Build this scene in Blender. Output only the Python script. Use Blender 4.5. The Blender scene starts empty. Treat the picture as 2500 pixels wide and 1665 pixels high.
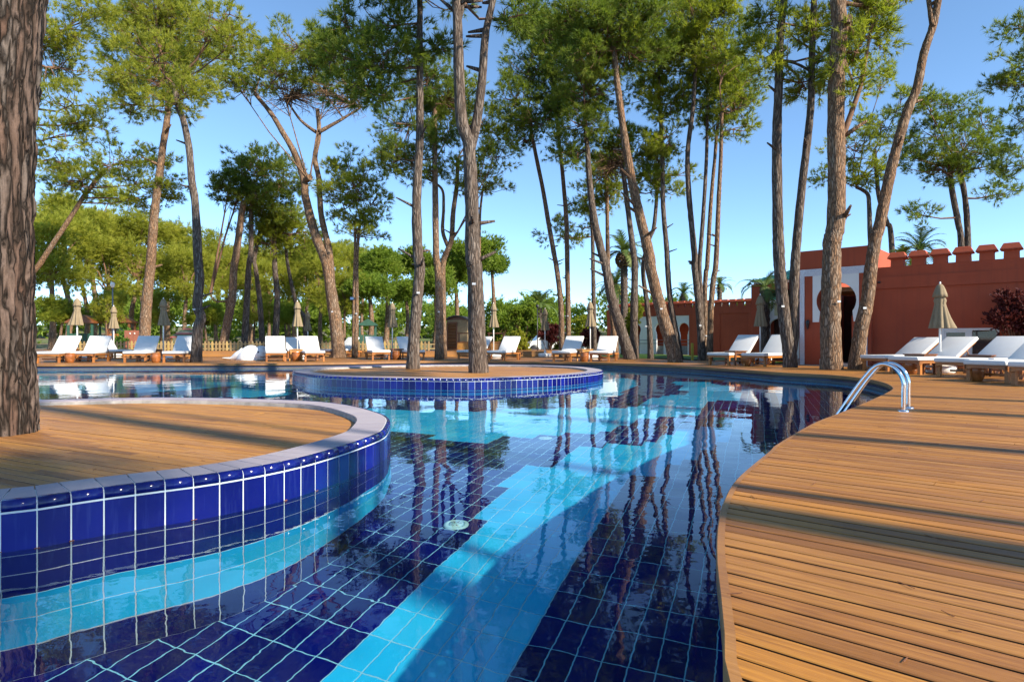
import bpy, bmesh, math, random
import numpy as np
from mathutils import Vector, Matrix
from mathutils.geometry import tessellate_polygon
SC = bpy.context.scene
COL = SC.collection
R = math.radians
# ------------------------------------------------------------------ camera, light
F, H, HZ = 1520.0, 0.85, 830.0            # focal length in photo pixels, eye height over the water, horizon row
cam = bpy.data.cameras.new('camera'); camo = bpy.data.objects.new('camera', cam); COL.objects.link(camo)
cam.sensor_width = 36; cam.lens = F/2500*36; cam.clip_start = .05; cam.clip_end = 5000
cam.shift_y = 0.001
camo.location = (0, 0, H); camo.rotation_euler = (R(90), 0, 0); SC.camera = camo
SUN_EL, SUN_AZ = 31.0, 125.3               # sun to the right of and behind the camera
w = bpy.data.worlds.new('World'); SC.world = w; w.use_nodes = True; wn = w.node_tree
sky = wn.nodes.new('ShaderNodeTexSky'); sky.sky_type = 'NISHITA'; sky.sun_disc = False
sky.sun_elevation = R(SUN_EL); sky.sun_rotation = R(SUN_AZ)
sky.air_density = .6; sky.dust_density = 0; sky.ozone_density = 4.5; sky.altitude = 0
hs = wn.nodes.new('ShaderNodeHueSaturation'); hs.inputs['Hue'].default_value = .490; hs.inputs['Saturation'].default_value = .96
wn.links.new(sky.outputs[0], hs.inputs['Color']); wn.links.new(hs.outputs[0], wn.nodes['Background'].inputs[0]); wn.nodes['Background'].inputs[1].default_value = .15
sl = bpy.data.lights.new('sun', 'SUN'); sl.energy = 4.9; sl.angle = R(1.1); sl.color = (1, .9, .74)
so = bpy.data.objects.new('sun', sl); COL.objects.link(so)
ce = math.cos(R(SUN_EL)); SUND = Vector((-.816*ce, .578*ce, -math.sin(R(SUN_EL))))
so.rotation_euler = SUND.to_track_quat('-Z', 'Y').to_euler(); so.location = (20, -14, 20)
sl.cycles.is_caustics_light = True
vs = SC.view_settings; vs.view_transform = 'Standard'; vs.look = 'None'; vs.exposure = 1.08; vs.gamma = 1
SC.cycles.use_denoising = True
SC.cycles.max_bounces = 8; SC.cycles.transparent_max_bounces = 8
SC.cycles.sample_clamp_indirect = 8
try: SC.cycles.denoiser = 'OPENIMAGEDENOISE'
except Exception: pass

# ------------------------------------------------------------------ helpers
def P(u, v, h=0.0):                       # photo pixel on the horizontal plane z = h
    Y = F*(H-h)/(v-HZ); return Vector(((u-1250)/F*Y, Y, h))
def D(u, v, Y):                           # photo pixel at depth Y
    return Vector(((u-1250)/F*Y, Y, H-(v-HZ)*Y/F))
def PF(u, v, d=1.3):                      # photo pixel on the pool floor, seen through the water
    p = P(u, v); r1 = math.hypot(p.x, p.y); s = math.sin(math.atan2(r1, H))/1.333
    r = r1+d*math.tan(math.asin(s)); return (p.x*r/r1, p.y*r/r1)
def link(o): COL.objects.link(o); return o
def tag(o, label=None, cat=None, group=None, kind=None):
    if label: o['label'] = label
    if cat: o['category'] = cat
    if group: o['group'] = group
    if kind: o['kind'] = kind
    return o
def empty(name, loc=(0, 0, 0), rz=0.0, label=None, cat=None, group=None):
    o = bpy.data.objects.new(name, None); o.location = loc; o.rotation_euler = (0, 0, rz); o.empty_display_size = .2
    return tag(link(o), label, cat, group)
def obj(name, me, mat=None, parent=None):
    if mat is not None and not me.materials: me.materials.append(mat)
    o = bpy.data.objects.new(name, me); o.parent = parent; return link(o)
def npmesh(name, V, Fc, smooth=False):
    V = np.asarray(V, np.float32); Fc = np.asarray(Fc, np.int32); k = Fc.shape[1]
    me = bpy.data.meshes.new(name); me.vertices.add(len(V)); me.vertices.foreach_set('co', V.ravel())
    me.loops.add(Fc.size); me.loops.foreach_set('vertex_index', Fc.ravel())
    me.polygons.add(len(Fc)); me.polygons.foreach_set('loop_start', np.arange(0, Fc.size, k, dtype=np.int32))
    me.polygons.foreach_set('loop_total', np.full(len(Fc), k, np.int32))
    me.polygons.foreach_set('use_smooth', np.full(len(Fc), smooth))
    me.update(calc_edges=True); return me
class MB:
    def __init__(s): s.V = []; s.F = []; s.smooth = []
    def add(s, V, Fc, smooth=False):
        b = len(s.V); s.V += [tuple(v) for v in V]; s.F += [tuple(i+b for i in f) for f in Fc]; s.smooth += [smooth]*len(Fc); return s
    def box(s, x0, x1, y0, y1, z0, z1, M=None):
        V = [Vector((x, y, z)) for z in (z0, z1) for x, y in ((x0, y0), (x1, y0), (x1, y1), (x0, y1))]
        if M is not None: V = [M @ v for v in V]
        return s.add(V, [(3, 2, 1, 0), (4, 5, 6, 7), (0, 1, 5, 4), (1, 2, 6, 5), (2, 3, 7, 6), (3, 0, 4, 7)])
    def tube(s, pts, rad, n=8, cap=True, jit=0, rng=None):
        pts = [Vector(p) for p in pts]; m = len(pts)
        rad = rad if hasattr(rad, '__len__') else [rad]*m
        t0 = (pts[1]-pts[0]).normalized(); ref = Vector((1, 0, 0)) if abs(t0.x) < .8 else Vector((0, 1, 0))
        a = t0.cross(ref).normalized(); V = []
        for i in range(m):
            t = (pts[min(i+1, m-1)]-pts[max(i-1, 0)]).normalized(); a = (a-t*a.dot(t)).normalized(); b = t.cross(a)
            for k in range(n):
                q = 2*math.pi*k/n; r = rad[i]*(1+(rng.uniform(-jit, jit) if jit else 0))
                V.append(pts[i]+a*(math.cos(q)*r)+b*(math.sin(q)*r))
        Fc = [(i*n+k, i*n+(k+1) % n, (i+1)*n+(k+1) % n, (i+1)*n+k) for i in range(m-1) for k in range(n)]
        s.add(V, Fc, True)
        if cap:
            b = len(s.V)-len(V); s.F += [tuple(b+k for k in range(n))[::-1], tuple(b+(m-1)*n+k for k in range(n))]; s.smooth += [False, False]
        return s
    def lathe(s, prof, n=16, c=(0, 0, 0), fold=None, smooth=True):
        V = []
        for (r, z) in prof:
            for k in range(n):
                q = 2*math.pi*k/n; rr = r*(fold(q, z) if fold else 1); V.append((c[0]+math.cos(q)*rr, c[1]+math.sin(q)*rr, c[2]+z))
        m = len(prof)
        return s.add(V, [(i*n+k, i*n+(k+1) % n, (i+1)*n+(k+1) % n, (i+1)*n+k) for i in range(m-1) for k in range(n)], smooth)
    def poly(s, out, M, th):              # outline in (x, z) extruded along +y by th, mapped by M
        n = len(out); A = [M @ Vector((x, 0, z)) for x, z in out]; B = [M @ Vector((x, th, z)) for x, z in out]
        tri = tessellate_polygon([[Vector((x, z, 0)) for x, z in out]])
        Fc = [tuple(t) for t in tri]+[tuple(i+n for i in t)[::-1] for t in tri]
        Fc += [(i, (i+1) % n, (i+1) % n+n, i+n) for i in range(n)]
        return s.add(A+B, Fc)
    def build(s, name, mat, parent=None, smooth=None):
        me = bpy.data.meshes.new(name); me.from_pydata(s.V, [], s.F); me.materials.append(mat)
        me.polygons.foreach_set('use_smooth', s.smooth if smooth is None else [smooth]*len(s.F))
        bm = bmesh.new(); bm.from_mesh(me); bmesh.ops.recalc_face_normals(bm, faces=bm.faces); bm.to_mesh(me); bm.free()
        return obj(name, me, None, parent)
def rbox(name, mat, parent, x0, x1, y0, y1, z0, z1, r=.02, seg=3, M=None):
    bm = bmesh.new(); bmesh.ops.create_cube(bm, size=1)
    for v in bm.verts:
        v.co = Vector((x0+(v.co.x+.5)*(x1-x0), y0+(v.co.y+.5)*(y1-y0), z0+(v.co.z+.5)*(z1-z0)))
    bmesh.ops.bevel(bm, geom=bm.edges[:], offset=r, segments=seg, profile=.5, affect='EDGES')
    if M is not None: bm.transform(M)
    me = bpy.data.meshes.new(name); bm.to_mesh(me); bm.free(); me.materials.append(mat)
    me.polygons.foreach_set('use_smooth', [True]*len(me.polygons))
    return obj(name, me, None, parent)
def copy_tree(o, parent=None):
    c = o.copy(); COL.objects.link(c); c.parent = parent
    for ch in [x for x in bpy.data.objects if x.parent == o]: copy_tree(ch, c)
    return c
def recv(o): o.cycles.is_caustics_receiver = True; return o
def catmull(pts, closed=True, k=8):
    pts = [Vector((p[0], p[1])) for p in pts]; n = len(pts); out = []
    rng = range(n) if closed else range(n-1)
    for i in rng:
        g = (lambda j: pts[j % n]) if closed else (lambda j: pts[max(0, min(n-1, j))])
        p0, p1, p2, p3 = g(i-1), g(i), g(i+1), g(i+2)
        for s in range(k):
            t = s/k; out.append(.5*((2*p1)+(p2-p0)*t+(2*p0-5*p1+4*p2-p3)*t*t+(3*p1-p0-3*p2+p3)*t**3))
    if not closed: out.append(pts[-1])
    return out
def resample(c, step, closed=True):
    c = list(c)+([c[0]] if closed else []); L = [0]
    for a, b in zip(c, c[1:]): L.append(L[-1]+(b-a).length)
    n = max(3, round(L[-1]/step)); out = []; j = 0
    for i in range(n if closed else n+1):
        d = L[-1]*i/n
        while j < len(L)-2 and L[j+1] < d: j += 1
        out.append(c[j].lerp(c[j+1], (d-L[j])/max(1e-9, L[j+1]-L[j])))
    return out
def inside(poly, x, y):
    r = False; n = len(poly); j = n-1
    for i in range(n):
        xi, yi, xj, yj = poly[i][0], poly[i][1], poly[j][0], poly[j][1]
        if (yi > y) != (yj > y) and x < (xj-xi)*(y-yi)/(yj-yi)+xi: r = not r
        j = i
    return r
def npinside(poly, X, Y):
    r = np.zeros(X.shape, bool); n = len(poly); j = n-1
    for i in range(n):
        xi, yi, xj, yj = poly[i][0], poly[i][1], poly[j][0], poly[j][1]
        if yi != yj: r ^= ((yi > Y) != (yj > Y)) & (X < (xj-xi)*(Y-yi)/(yj-yi)+xi)
        j = i
    return r
def pix(p):
    return (1250+p[0]/p[1]*F, HZ+(H-(p[2] if len(p) > 2 else 0))/p[1]*F) if p[1] > .05 else None

# ------------------------------------------------------------------ materials
def newmat(name):
    m = bpy.data.materials.new(name); m.use_nodes = True; nt = m.node_tree
    return m, nt, nt.nodes['Principled BSDF']
def N(nt, t, **kw):
    n = nt.nodes.new(t)
    for k, v in kw.items():
        if k in n.inputs: n.inputs[k].default_value = v
        else: setattr(n, k, v)
    return n
def ramp(nt, fac, stops):
    r = nt.nodes.new('ShaderNodeValToRGB'); e = r.color_ramp.elements
    while len(e) < len(stops): e.new(.5)
    for q, (p, c) in zip(e, stops): q.position = p; q.color = (*c, 1)
    nt.links.new(fac, r.inputs[0]); return r.outputs[0]
def coords(nt, scale=(1, 1, 1), rot=(0, 0, 0), kind='Object'):
    tc = nt.nodes.new('ShaderNodeTexCoord'); a = tc.outputs[kind]
    if any(rot):
        mr = nt.nodes.new('ShaderNodeMapping'); mr.inputs['Rotation'].default_value = rot; nt.links.new(a, mr.inputs[0]); a = mr.outputs[0]
    mp = nt.nodes.new('ShaderNodeMapping'); mp.inputs['Scale'].default_value = scale; nt.links.new(a, mp.inputs[0]); return mp.outputs[0]
def noise(nt, vec, scale, detail=4, rough=.55, dist=0):
    n = N(nt, 'ShaderNodeTexNoise', Scale=scale, Detail=detail, Roughness=rough, Distortion=dist); nt.links.new(vec, n.inputs['Vector']); return n.outputs['Fac']
def math_(nt, op, a, b=None, c=None):
    n = nt.nodes.new('ShaderNodeMath'); n.operation = op
    for i, x in enumerate((a, b, c)):
        if x is None: continue
        if isinstance(x, (int, float)): n.inputs[i].default_value = x
        else: nt.links.new(x, n.inputs[i])
    return n.outputs[0]
def mixc(nt, fac, a, b, blend='MIX'):
    n = nt.nodes.new('ShaderNodeMix'); n.data_type = 'RGBA'; n.blend_type = blend
    for i, x in ((0, fac), (6, a), (7, b)):
        if isinstance(x, (int, float)): n.inputs[i].default_value = x
        elif isinstance(x, tuple): n.inputs[i].default_value = (*x, 1)
        else: nt.links.new(x, n.inputs[i])
    return n.outputs[2]
def bump(nt, h, b, strength=.5, dist=.01):
    n = N(nt, 'ShaderNodeBump', Strength=strength, Distance=dist); nt.links.new(h, n.inputs['Height']); nt.links.new(n.outputs[0], b.inputs['Normal']); return n
def prand(nt):                            # a random number for each piece, single or joined
    a = nt.nodes.new('ShaderNodeObjectInfo').outputs['Random']; b = nt.nodes.new('ShaderNodeNewGeometry').outputs['Random Per Island']
    return math_(nt, 'FRACT', math_(nt, 'ADD', a, b))
def simple(name, c, rough=.6, var=.12, scale=6, metal=0, bmp=0, spec=None):
    m, nt, b = newmat(name); v = coords(nt); n = noise(nt, v, scale)
    lo = tuple(x*(1-var) for x in c); hi = tuple(min(1, x*(1+var)) for x in c)
    nt.links.new(ramp(nt, n, [(.3, lo), (.7, hi)]), b.inputs['Base Color']); b.inputs['Roughness'].default_value = rough; b.inputs['Metallic'].default_value = metal
    if spec is not None: b.inputs['Specular IOR Level'].default_value = spec
    if bmp: bump(nt, noise(nt, v, scale*12, 5), b, bmp, .004)
    return m
def plank_mat(name, ang, dark, mid, light, rough=.5):
    m, nt, b = newmat(name); pr = prand(nt)
    v = coords(nt, (1.1, 26, 26), (0, 0, -ang)); g = noise(nt, v, 3, 6, .62, .6)
    vf = coords(nt, (5, 150, 60), (0, 0, -ang)); gf = noise(nt, vf, 2.2, 3)
    v2 = coords(nt, (.8, 2.2, 1), (0, 0, -ang)); n2 = noise(nt, v2, 1.3, 3)
    base = ramp(nt, g, [(.25, dark), (.5, mid), (.78, light)])
    tone = ramp(nt, pr, [(0, (.58, .52, .48)), (.25, (.86, .78, .72)), (.6, (1, 1, 1)), (.85, (1.08, 1.0, .62)), (1, (1.2, 1.12, .9))])
    c = mixc(nt, 1, base, tone, 'MULTIPLY')
    c = mixc(nt, math_(nt, 'MULTIPLY', ramp(nt, n2, [(.48, (0, 0, 0)), (.72, (1, 1, 1))]), .45), c, tuple(x*y for x, y in zip(light, (1.1, .98, .6))))
    c = mixc(nt, math_(nt, 'MULTIPLY', ramp(nt, gf, [(.35, (1, 1, 1)), (.6, (0, 0, 0))]), .3), c, dark)
    spk = noise(nt, coords(nt, (30, 90, 60), (0, 0, -ang)), 2.5, 4, .7)
    c = mixc(nt, math_(nt, 'MULTIPLY', ramp(nt, spk, [(.66, (0, 0, 0)), (.74, (1, 1, 1))]), math_(nt, 'MULTIPLY', n2, .55)), c, (.55, .42, .3))
    nt.links.new(c, b.inputs['Base Color'])
    rr = nt.nodes.new('ShaderNodeMapRange'); rr.inputs['To Min'].default_value = rough-.12; rr.inputs['To Max'].default_value = rough+.18
    nt.links.new(g, rr.inputs[0]); nt.links.new(rr.outputs[0], b.inputs['Roughness'])
    bump(nt, math_(nt, 'ADD', g, math_(nt, 'MULTIPLY', gf, .6)), b, .35, .003); return m
A_DECK = R(139.8); A_ISL = R(153)
M_plank = plank_mat('deck_plank_teak', A_DECK, (.15, .060, .014), (.33, .145, .035), (.48, .235, .056))
M_plank_i = plank_mat('island_plank_teak', A_ISL, (.21, .088, .026), (.40, .19, .058), (.54, .28, .085))
M_teak = plank_mat('teak_frame', 0.0, (.19, .065, .016), (.33, .125, .032), (.45, .19, .05), .42)
M_teakdk = plank_mat('dark_teak', 0.0, (.10, .035, .012), (.17, .06, .02), (.24, .09, .03), .4)
M_teaklt = plank_mat('pale_teak', 0.0, (.33, .15, .045), (.48, .24, .07), (.58, .31, .10), .42)
M_joint = simple('dark_board_edge', (.035, .018, .009), .95, .3, 30)  # near-black board sides, so the gaps between planks read as dark lines
M_fascia = plank_mat('fascia_teak', A_DECK, (.22, .10, .035), (.36, .18, .065), (.48, .26, .10))
def tile_mat(name, c1, c2, streak, rough=.12, spec=.5):
    m, nt, b = newmat(name); pr = prand(nt)
    v = coords(nt, (40, 40, 3)); n = noise(nt, v, 1.2, 4)
    v3 = coords(nt, (9, 9, 9)); n3 = noise(nt, v3, 1.5, 3)
    c = mixc(nt, pr, c1, c2); c = mixc(nt, math_(nt, 'MULTIPLY', ramp(nt, n, [(.55, (0, 0, 0)), (.8, (1, 1, 1))]), .22), c, streak)
    nt.links.new(c, b.inputs['Base Color'])
    rr = nt.nodes.new('ShaderNodeMapRange'); rr.inputs['To Min'].default_value = rough*.6; rr.inputs['To Max'].default_value = rough*2.2
    nt.links.new(n3, rr.inputs[0]); nt.links.new(rr.outputs[0], b.inputs['Roughness'])
    b.inputs['Specular IOR Level'].default_value = spec
    bump(nt, n3, b, .12, .003); return m
M_cobalt = tile_mat('cobalt_tile', (.0015, .003, .075), (.005, .011, .18), (.06, .10, .32))
M_cobalt_floor = tile_mat('cobalt_floor_tile', (.0005, .0018, .082), (.001, .0045, .15), (.002, .008, .17), .3, .1)
M_turq = tile_mat('turquoise_tile', (.012, .46, .78), (.03, .55, .84), (.09, .64, .86), .3, .12)
M_cap = tile_mat('lavender_coping_tile', (.30, .265, .31), (.38, .34, .37), (.46, .41, .42), .42)
M_grout = simple('pale_grout', (.58, .66, .70), .8, .1, 20)
M_grout_f = simple('floor_grout', (.24, .58, .70), .8, .1, 20)
M_concrete = simple('grey_concrete', (.30, .28, .26), .9, .3, 9, bmp=.5)
M_edge = simple('dark_stone_edge', (.085, .09, .095), .7, .2, 5)
M_lip = simple('grey_stone_lip', (.20, .22, .24), .7, .15, 5)
M_pad = simple('white_canvas', (.62, .62, .615), .85, .03, 4, bmp=.15)
M_chrome = simple('polished_steel', (.78, .78, .80), .08, .03, 3, metal=1)
M_pole = simple('white_pole_paint', (.78, .78, .76), .35, .05, 5)
M_drain = simple('drain_plastic', (.36, .62, .60), .5)
M_tag = simple('tag_plate', (.5, .52, .55), .5)
M_canvas = simple('khaki_canvas', (.225, .172, .105), .9, .1, 7, bmp=.3)
M_pot = simple('glazed_brown_pot', (.26, .085, .022), .28, .35, 8)
M_white = simple('white_plaster', (.78, .77, .74), .8, .04, 3, bmp=.1)
M_whale = simple('white_fibreglass', (.78, .79, .80), .3, .04, 3)
M_black = simple('black_plastic', (.02, .02, .025), .4, .1, 5)
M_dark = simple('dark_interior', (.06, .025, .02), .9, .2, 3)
def terracotta_mat():
    m, nt, b = newmat('red_render'); v = coords(nt); n = noise(nt, v, .8, 5); f = noise(nt, v, 9, 6, .7)
    vs_ = coords(nt, (6, 6, .35)); st = noise(nt, vs_, 2, 4)
    c = ramp(nt, n, [(.3, (.31, .054, .021)), (.7, (.41, .078, .031))])
    c = mixc(nt, math_(nt, 'MULTIPLY', ramp(nt, st, [(.5, (0, 0, 0)), (.75, (1, 1, 1))]), .38), c, (.19, .045, .026))
    nt.links.new(c, b.inputs['Base Color']); b.inputs['Roughness'].default_value = .85
    bump(nt, f, b, .25, .006); return m
M_red = terracotta_mat()
def alfiz_mat():
    m, nt, b = newmat('carved_plaster'); v = coords(nt)
    vo = N(nt, 'ShaderNodeTexVoronoi', Scale=13.0); vo.feature = 'DISTANCE_TO_EDGE'; nt.links.new(v, vo.inputs['Vector'])
    wv = N(nt, 'ShaderNodeTexNoise', Scale=16.0, Detail=1.0, Distortion=3.5); nt.links.new(v, wv.inputs['Vector'])
    h = ramp(nt, wv.outputs['Fac'], [(.44, (0, 0, 0)), (.5, (1, 1, 1)), (.56, (0, 0, 0))])
    nt.links.new(mixc(nt, h, (.74, .74, .78), (.48, .48, .56)), b.inputs['Base Color']); b.inputs['Roughness'].default_value = .8
    bump(nt, h, b, .6, -.012); return m
M_alfiz = alfiz_mat()
M_green_roof = simple('green_glazed_roof', (.02, .19, .12), .35, .25, 12)
def bark_mat(name, ridge, mid, deep, sc=1.0, zs=.2):
    m, nt, b = newmat(name); v = coords(nt, (sc, sc, sc*zs)); 
    vd = nt.nodes.new('ShaderNodeVectorMath'); vd.operation = 'ADD'
    nz = N(nt, 'ShaderNodeTexNoise', Scale=7.0, Detail=3.0); nt.links.new(v, nz.inputs['Vector'])
    sc_ = nt.nodes.new('ShaderNodeVectorMath'); sc_.operation = 'SCALE'; sc_.inputs['Scale'].default_value = .22; nt.links.new(nz.outputs['Color'], sc_.inputs[0])
    nt.links.new(v, vd.inputs[0]); nt.links.new(sc_.outputs[0], vd.inputs[1])
    vo = N(nt, 'ShaderNodeTexVoronoi', Scale=14.0); vo.feature = 'DISTANCE_TO_EDGE'; nt.links.new(vd.outputs[0], vo.inputs['Vector'])
    vc = N(nt, 'ShaderNodeTexVoronoi', Scale=14.0); nt.links.new(vd.outputs[0], vc.inputs['Vector'])
    edge = ramp(nt, vo.outputs['Distance'], [(0, (0, 0, 0)), (.22, (.6, .6, .6)), (.6, (1, 1, 1))])
    f = noise(nt, coords(nt, (sc, sc, sc*.6)), 34, 5, .7)
    patch = noise(nt, coords(nt, (1, 1, .5)), 1.1, 2)
    sep = nt.nodes.new('ShaderNodeSeparateColor'); nt.links.new(vc.outputs['Color'], sep.inputs[0])
    plate = mixc(nt, sep.outputs[0], ridge, mid)
    plate = mixc(nt, math_(nt, 'MULTIPLY', ramp(nt, patch, [(.45, (0, 0, 0)), (.65, (1, 1, 1))]), .6), plate, mid)
    c = mixc(nt, edge, deep, plate); c = mixc(nt, .45, c, ramp(nt, f, [(.3, (.45, .45, .45)), (.7, (1.25, 1.25, 1.25))]), 'MULTIPLY')
    nt.links.new(c, b.inputs['Base Color']); b.inputs['Roughness'].default_value = .95; b.inputs['Specular IOR Level'].default_value = .15
    bump(nt, math_(nt, 'ADD', edge, math_(nt, 'MULTIPLY', f, .35)), b, 1.0, .03/sc); return m
M_bark = bark_mat('pine_bark', (.30, .255, .22), (.20, .145, .112), (.055, .040, .032), 1.3, .15)
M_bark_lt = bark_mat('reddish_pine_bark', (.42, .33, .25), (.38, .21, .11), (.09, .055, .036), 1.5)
M_bark_near = bark_mat('thick_plated_bark', (.19, .16, .14), (.15, .085, .06), (.012, .009, .007), 1.25, .13)
M_twig = simple('twig_bark', (.16, .085, .05), .95, .3, 20)
def leaf_mat(name, c1, c2, c3, tr=.35, sc=.9):
    m, nt, b = newmat(name); v = coords(nt, kind='Object'); n = noise(nt, v, sc, 3); n2 = noise(nt, v, sc*5, 2)
    c = ramp(nt, math_(nt, 'ADD', math_(nt, 'MULTIPLY', n, .6), math_(nt, 'MULTIPLY', n2, .4)), [(.35, c1), (.52, c2), (.68, c3)])
    nt.links.new(c, b.inputs['Base Color']); b.inputs['Roughness'].default_value = .6; b.inputs['Specular IOR Level'].default_value = .25
    t = nt.nodes.new('ShaderNodeBsdfTranslucent'); nt.links.new(mixc(nt, 1, c, (1.25, 1.3, .7), 'MULTIPLY'), t.inputs[0])
    mx = nt.nodes.new('ShaderNodeMixShader'); mx.inputs[0].default_value = tr
    nt.links.new(b.outputs[0], mx.inputs[1]); nt.links.new(t.outputs[0], mx.inputs[2]); nt.links.new(mx.outputs[0], nt.nodes['Material Output'].inputs[0]); return m
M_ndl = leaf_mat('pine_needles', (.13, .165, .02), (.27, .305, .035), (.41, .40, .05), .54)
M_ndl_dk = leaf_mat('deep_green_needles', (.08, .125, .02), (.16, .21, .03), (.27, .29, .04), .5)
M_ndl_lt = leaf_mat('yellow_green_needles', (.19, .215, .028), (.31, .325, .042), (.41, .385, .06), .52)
M_palm = leaf_mat('palm_leaf', (.06, .11, .03), (.11, .165, .045), (.19, .22, .07), .3)
M_purple = leaf_mat('purple_leaf', (.045, .010, .012), (.09, .018, .02), (.20, .05, .045), .3, 3)
M_broad = leaf_mat('broad_leaf', (.10, .17, .022), (.19, .27, .035), (.28, .34, .055), .48)
M_grass = leaf_mat('lawn_grass', (.06, .13, .02), (.10, .2, .03), (.16, .26, .05), .2, 2)
def ground_mat():
    m, nt, b = newmat('needle_litter_ground'); v = coords(nt); n = noise(nt, v, .12, 5); f = noise(nt, v, 6, 6, .7)
    c = ramp(nt, n, [(.35, (.17, .12, .075)), (.5, (.14, .13, .06)), (.62, (.09, .14, .035)), (.8, (.13, .16, .05))])
    nt.links.new(mixc(nt, .5, c, ramp(nt, f, [(.3, (.4, .4, .4)), (.7, (1.3, 1.3, 1.3))]), 'MULTIPLY'), b.inputs['Base Color']); b.inputs['Roughness'].default_value = 1
    bump(nt, f, b, .6, .05); return m
M_ground = ground_mat()
def water_mat():
    m = bpy.data.materials.new('pool_water'); m.use_nodes = True; nt = m.node_tree; nt.nodes.clear()
    g = N(nt, 'ShaderNodeBsdfGlass', IOR=1.333, Roughness=0.0); g.inputs['Color'].default_value = (.93, .985, 1, 1)
    v = coords(nt); a = noise(nt, v, 7, 2, .5, .3); c = noise(nt, v, 19, 1)
    bp = N(nt, 'ShaderNodeBump', Strength=1.0, Distance=.0008); nt.links.new(math_(nt, 'ADD', a, math_(nt, 'MULTIPLY', c, .16)), bp.inputs['Height'])
    nt.links.new(bp.outputs[0], g.inputs['Normal'])
    o = nt.nodes.new('ShaderNodeOutputMaterial'); nt.links.new(g.outputs[0], o.inputs[0]); return m
M_water = water_mat()
def glass_mat():
    m, nt, b = newmat('window_glass'); b.inputs['Base Color'].default_value = (.12, .12, .12, 1); b.inputs['Roughness'].default_value = .03
    b.inputs['Transmission Weight'].default_value = .65; b.inputs['IOR'].default_value = 1.5
    bump(nt, noise(nt, coords(nt), 1.3, 1), b, .05, .01); return m
M_glass = glass_mat()

# ------------------------------------------------------------------ pool outline (deck edge), h = deck height
DK = .17
EDGE = [(107, 884.6), (300, 883.6), (469, 883), (640, 882.5), (826, 880.5), (991, 877.5), (1130, 876.5), (1279, 877.7), (1459, 880.5), (1583, 884.6), (1700, 890), (1800, 896.5), (1904, 904), (2022, 910),
        (2104, 918), (2155, 928), (2180, 941), (2170, 952), (2114, 978), (2053, 1003), (1987, 1029), (1900, 1080), (1881, 1097.5), (1806.7, 1160.7), (1772, 1218), (1757, 1279), (1755, 1363.5), (1764.6, 1447.7), (1774, 1543), (1787.5, 1665)]
pool_pts = [tuple(P(u, v, DK)[:2]) for u, v in EDGE]
pool_pts += [(.40, .85), (.33, .4), (.2, -.6), (-.4, -2.4), (-3, -3.6), (-8, -3.2), (-14, -.5), (-19.5, 6), (-21, 12), (-20, 17.5), (-18, 19.2)]
POOL = catmull(pool_pts, True, 8)
POOLXY = [(p.x, p.y) for p in POOL]
_ar = sum(POOL[i-1].x*POOL[i].y-POOL[i].x*POOL[i-1].y for i in range(len(POOL)))
WALLC = []                                  # wall pushed back unseen under the near deck to let sun reach the floor
for i in range(len(POOL)):
    p = POOL[i]; t = POOL[(i+1) % len(POOL)]-POOL[i-1]; nn = Vector((t.y, -t.x)).normalized()*(1 if _ar > 0 else -1)
    k = max(0, min(1, (p.x+.6)/.6))*max(0, min(1, (6.8-p.y)/2.2)); WALLC.append(p+nn*(.03+1.2*k))
WALLXY = [(p.x, p.y) for p in WALLC]
# ------------------------------------------------------------------ ground with a hole for the pool
hole = [(-26, -7), (20, -7), (20, 24), (-26, 24)]
big = [(-900, -500), (900, -500), (900, 1500), (-900, 1500)]
V = [(x, y, .05) for x, y in big+hole]
me = bpy.data.meshes.new('ground'); me.from_pydata(V, [], [(0, 1, 5, 4), (1, 2, 6, 5), (2, 3, 7, 6), (3, 0, 4, 7)])
tag(obj('ground', me, M_ground), kind='structure')
# ------------------------------------------------------------------ water
gx = np.concatenate([np.arange(-22, -4.5, .11), np.arange(-4.5, 3.2, .032), np.arange(3.2, 13.5, .11)])
gy = np.concatenate([np.arange(-5.5, .6, .12), np.arange(.6, 7.5, .032), np.arange(7.5, 23.5, .11)])
X, Y = np.meshgrid(gx, gy); Z = np.zeros_like(X); rg = np.random.default_rng(4)
for k in range(30):
    th = rg.uniform(0, 2*math.pi); L = rg.uniform(.2, 1.0); Z += .0002*L*np.sin((X*math.cos(th)+Y*math.sin(th))*2*math.pi/L+rg.uniform(0, 6.28))
nx, ny = len(gx), len(gy); idx = np.arange(nx*ny).reshape(ny, nx)
fc = np.stack([idx[:-1, :-1], idx[:-1, 1:], idx[1:, 1:], idx[1:, :-1]], -1).reshape(-1, 4)
ins = np.zeros(X.shape, bool)
for k in np.arange(0, 2.5, .12): ins |= npinside(POOLXY[::2], X-.816*k, Y+.578*k)      # unseen water added under the deck so refracted sun reaches the floor
i2 = ins.copy(); i2[1:] |= ins[:-1]; i2[:-1] |= ins[1:]; i2[:, 1:] |= ins[:, :-1]; i2[:, :-1] |= ins[:, 1:]
keep = i2.ravel()[fc].all(1); fc = fc[keep]; used = np.unique(fc); remap = -np.ones(nx*ny, np.int64); remap[used] = np.arange(len(used))
wo = obj('pool_water', npmesh('pool_water', np.stack([X, Y, Z], -1).reshape(-1, 3)[used], remap[fc], True), M_water)
tag(wo, kind='structure'); wo.cycles.is_caustics_caster = True
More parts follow.
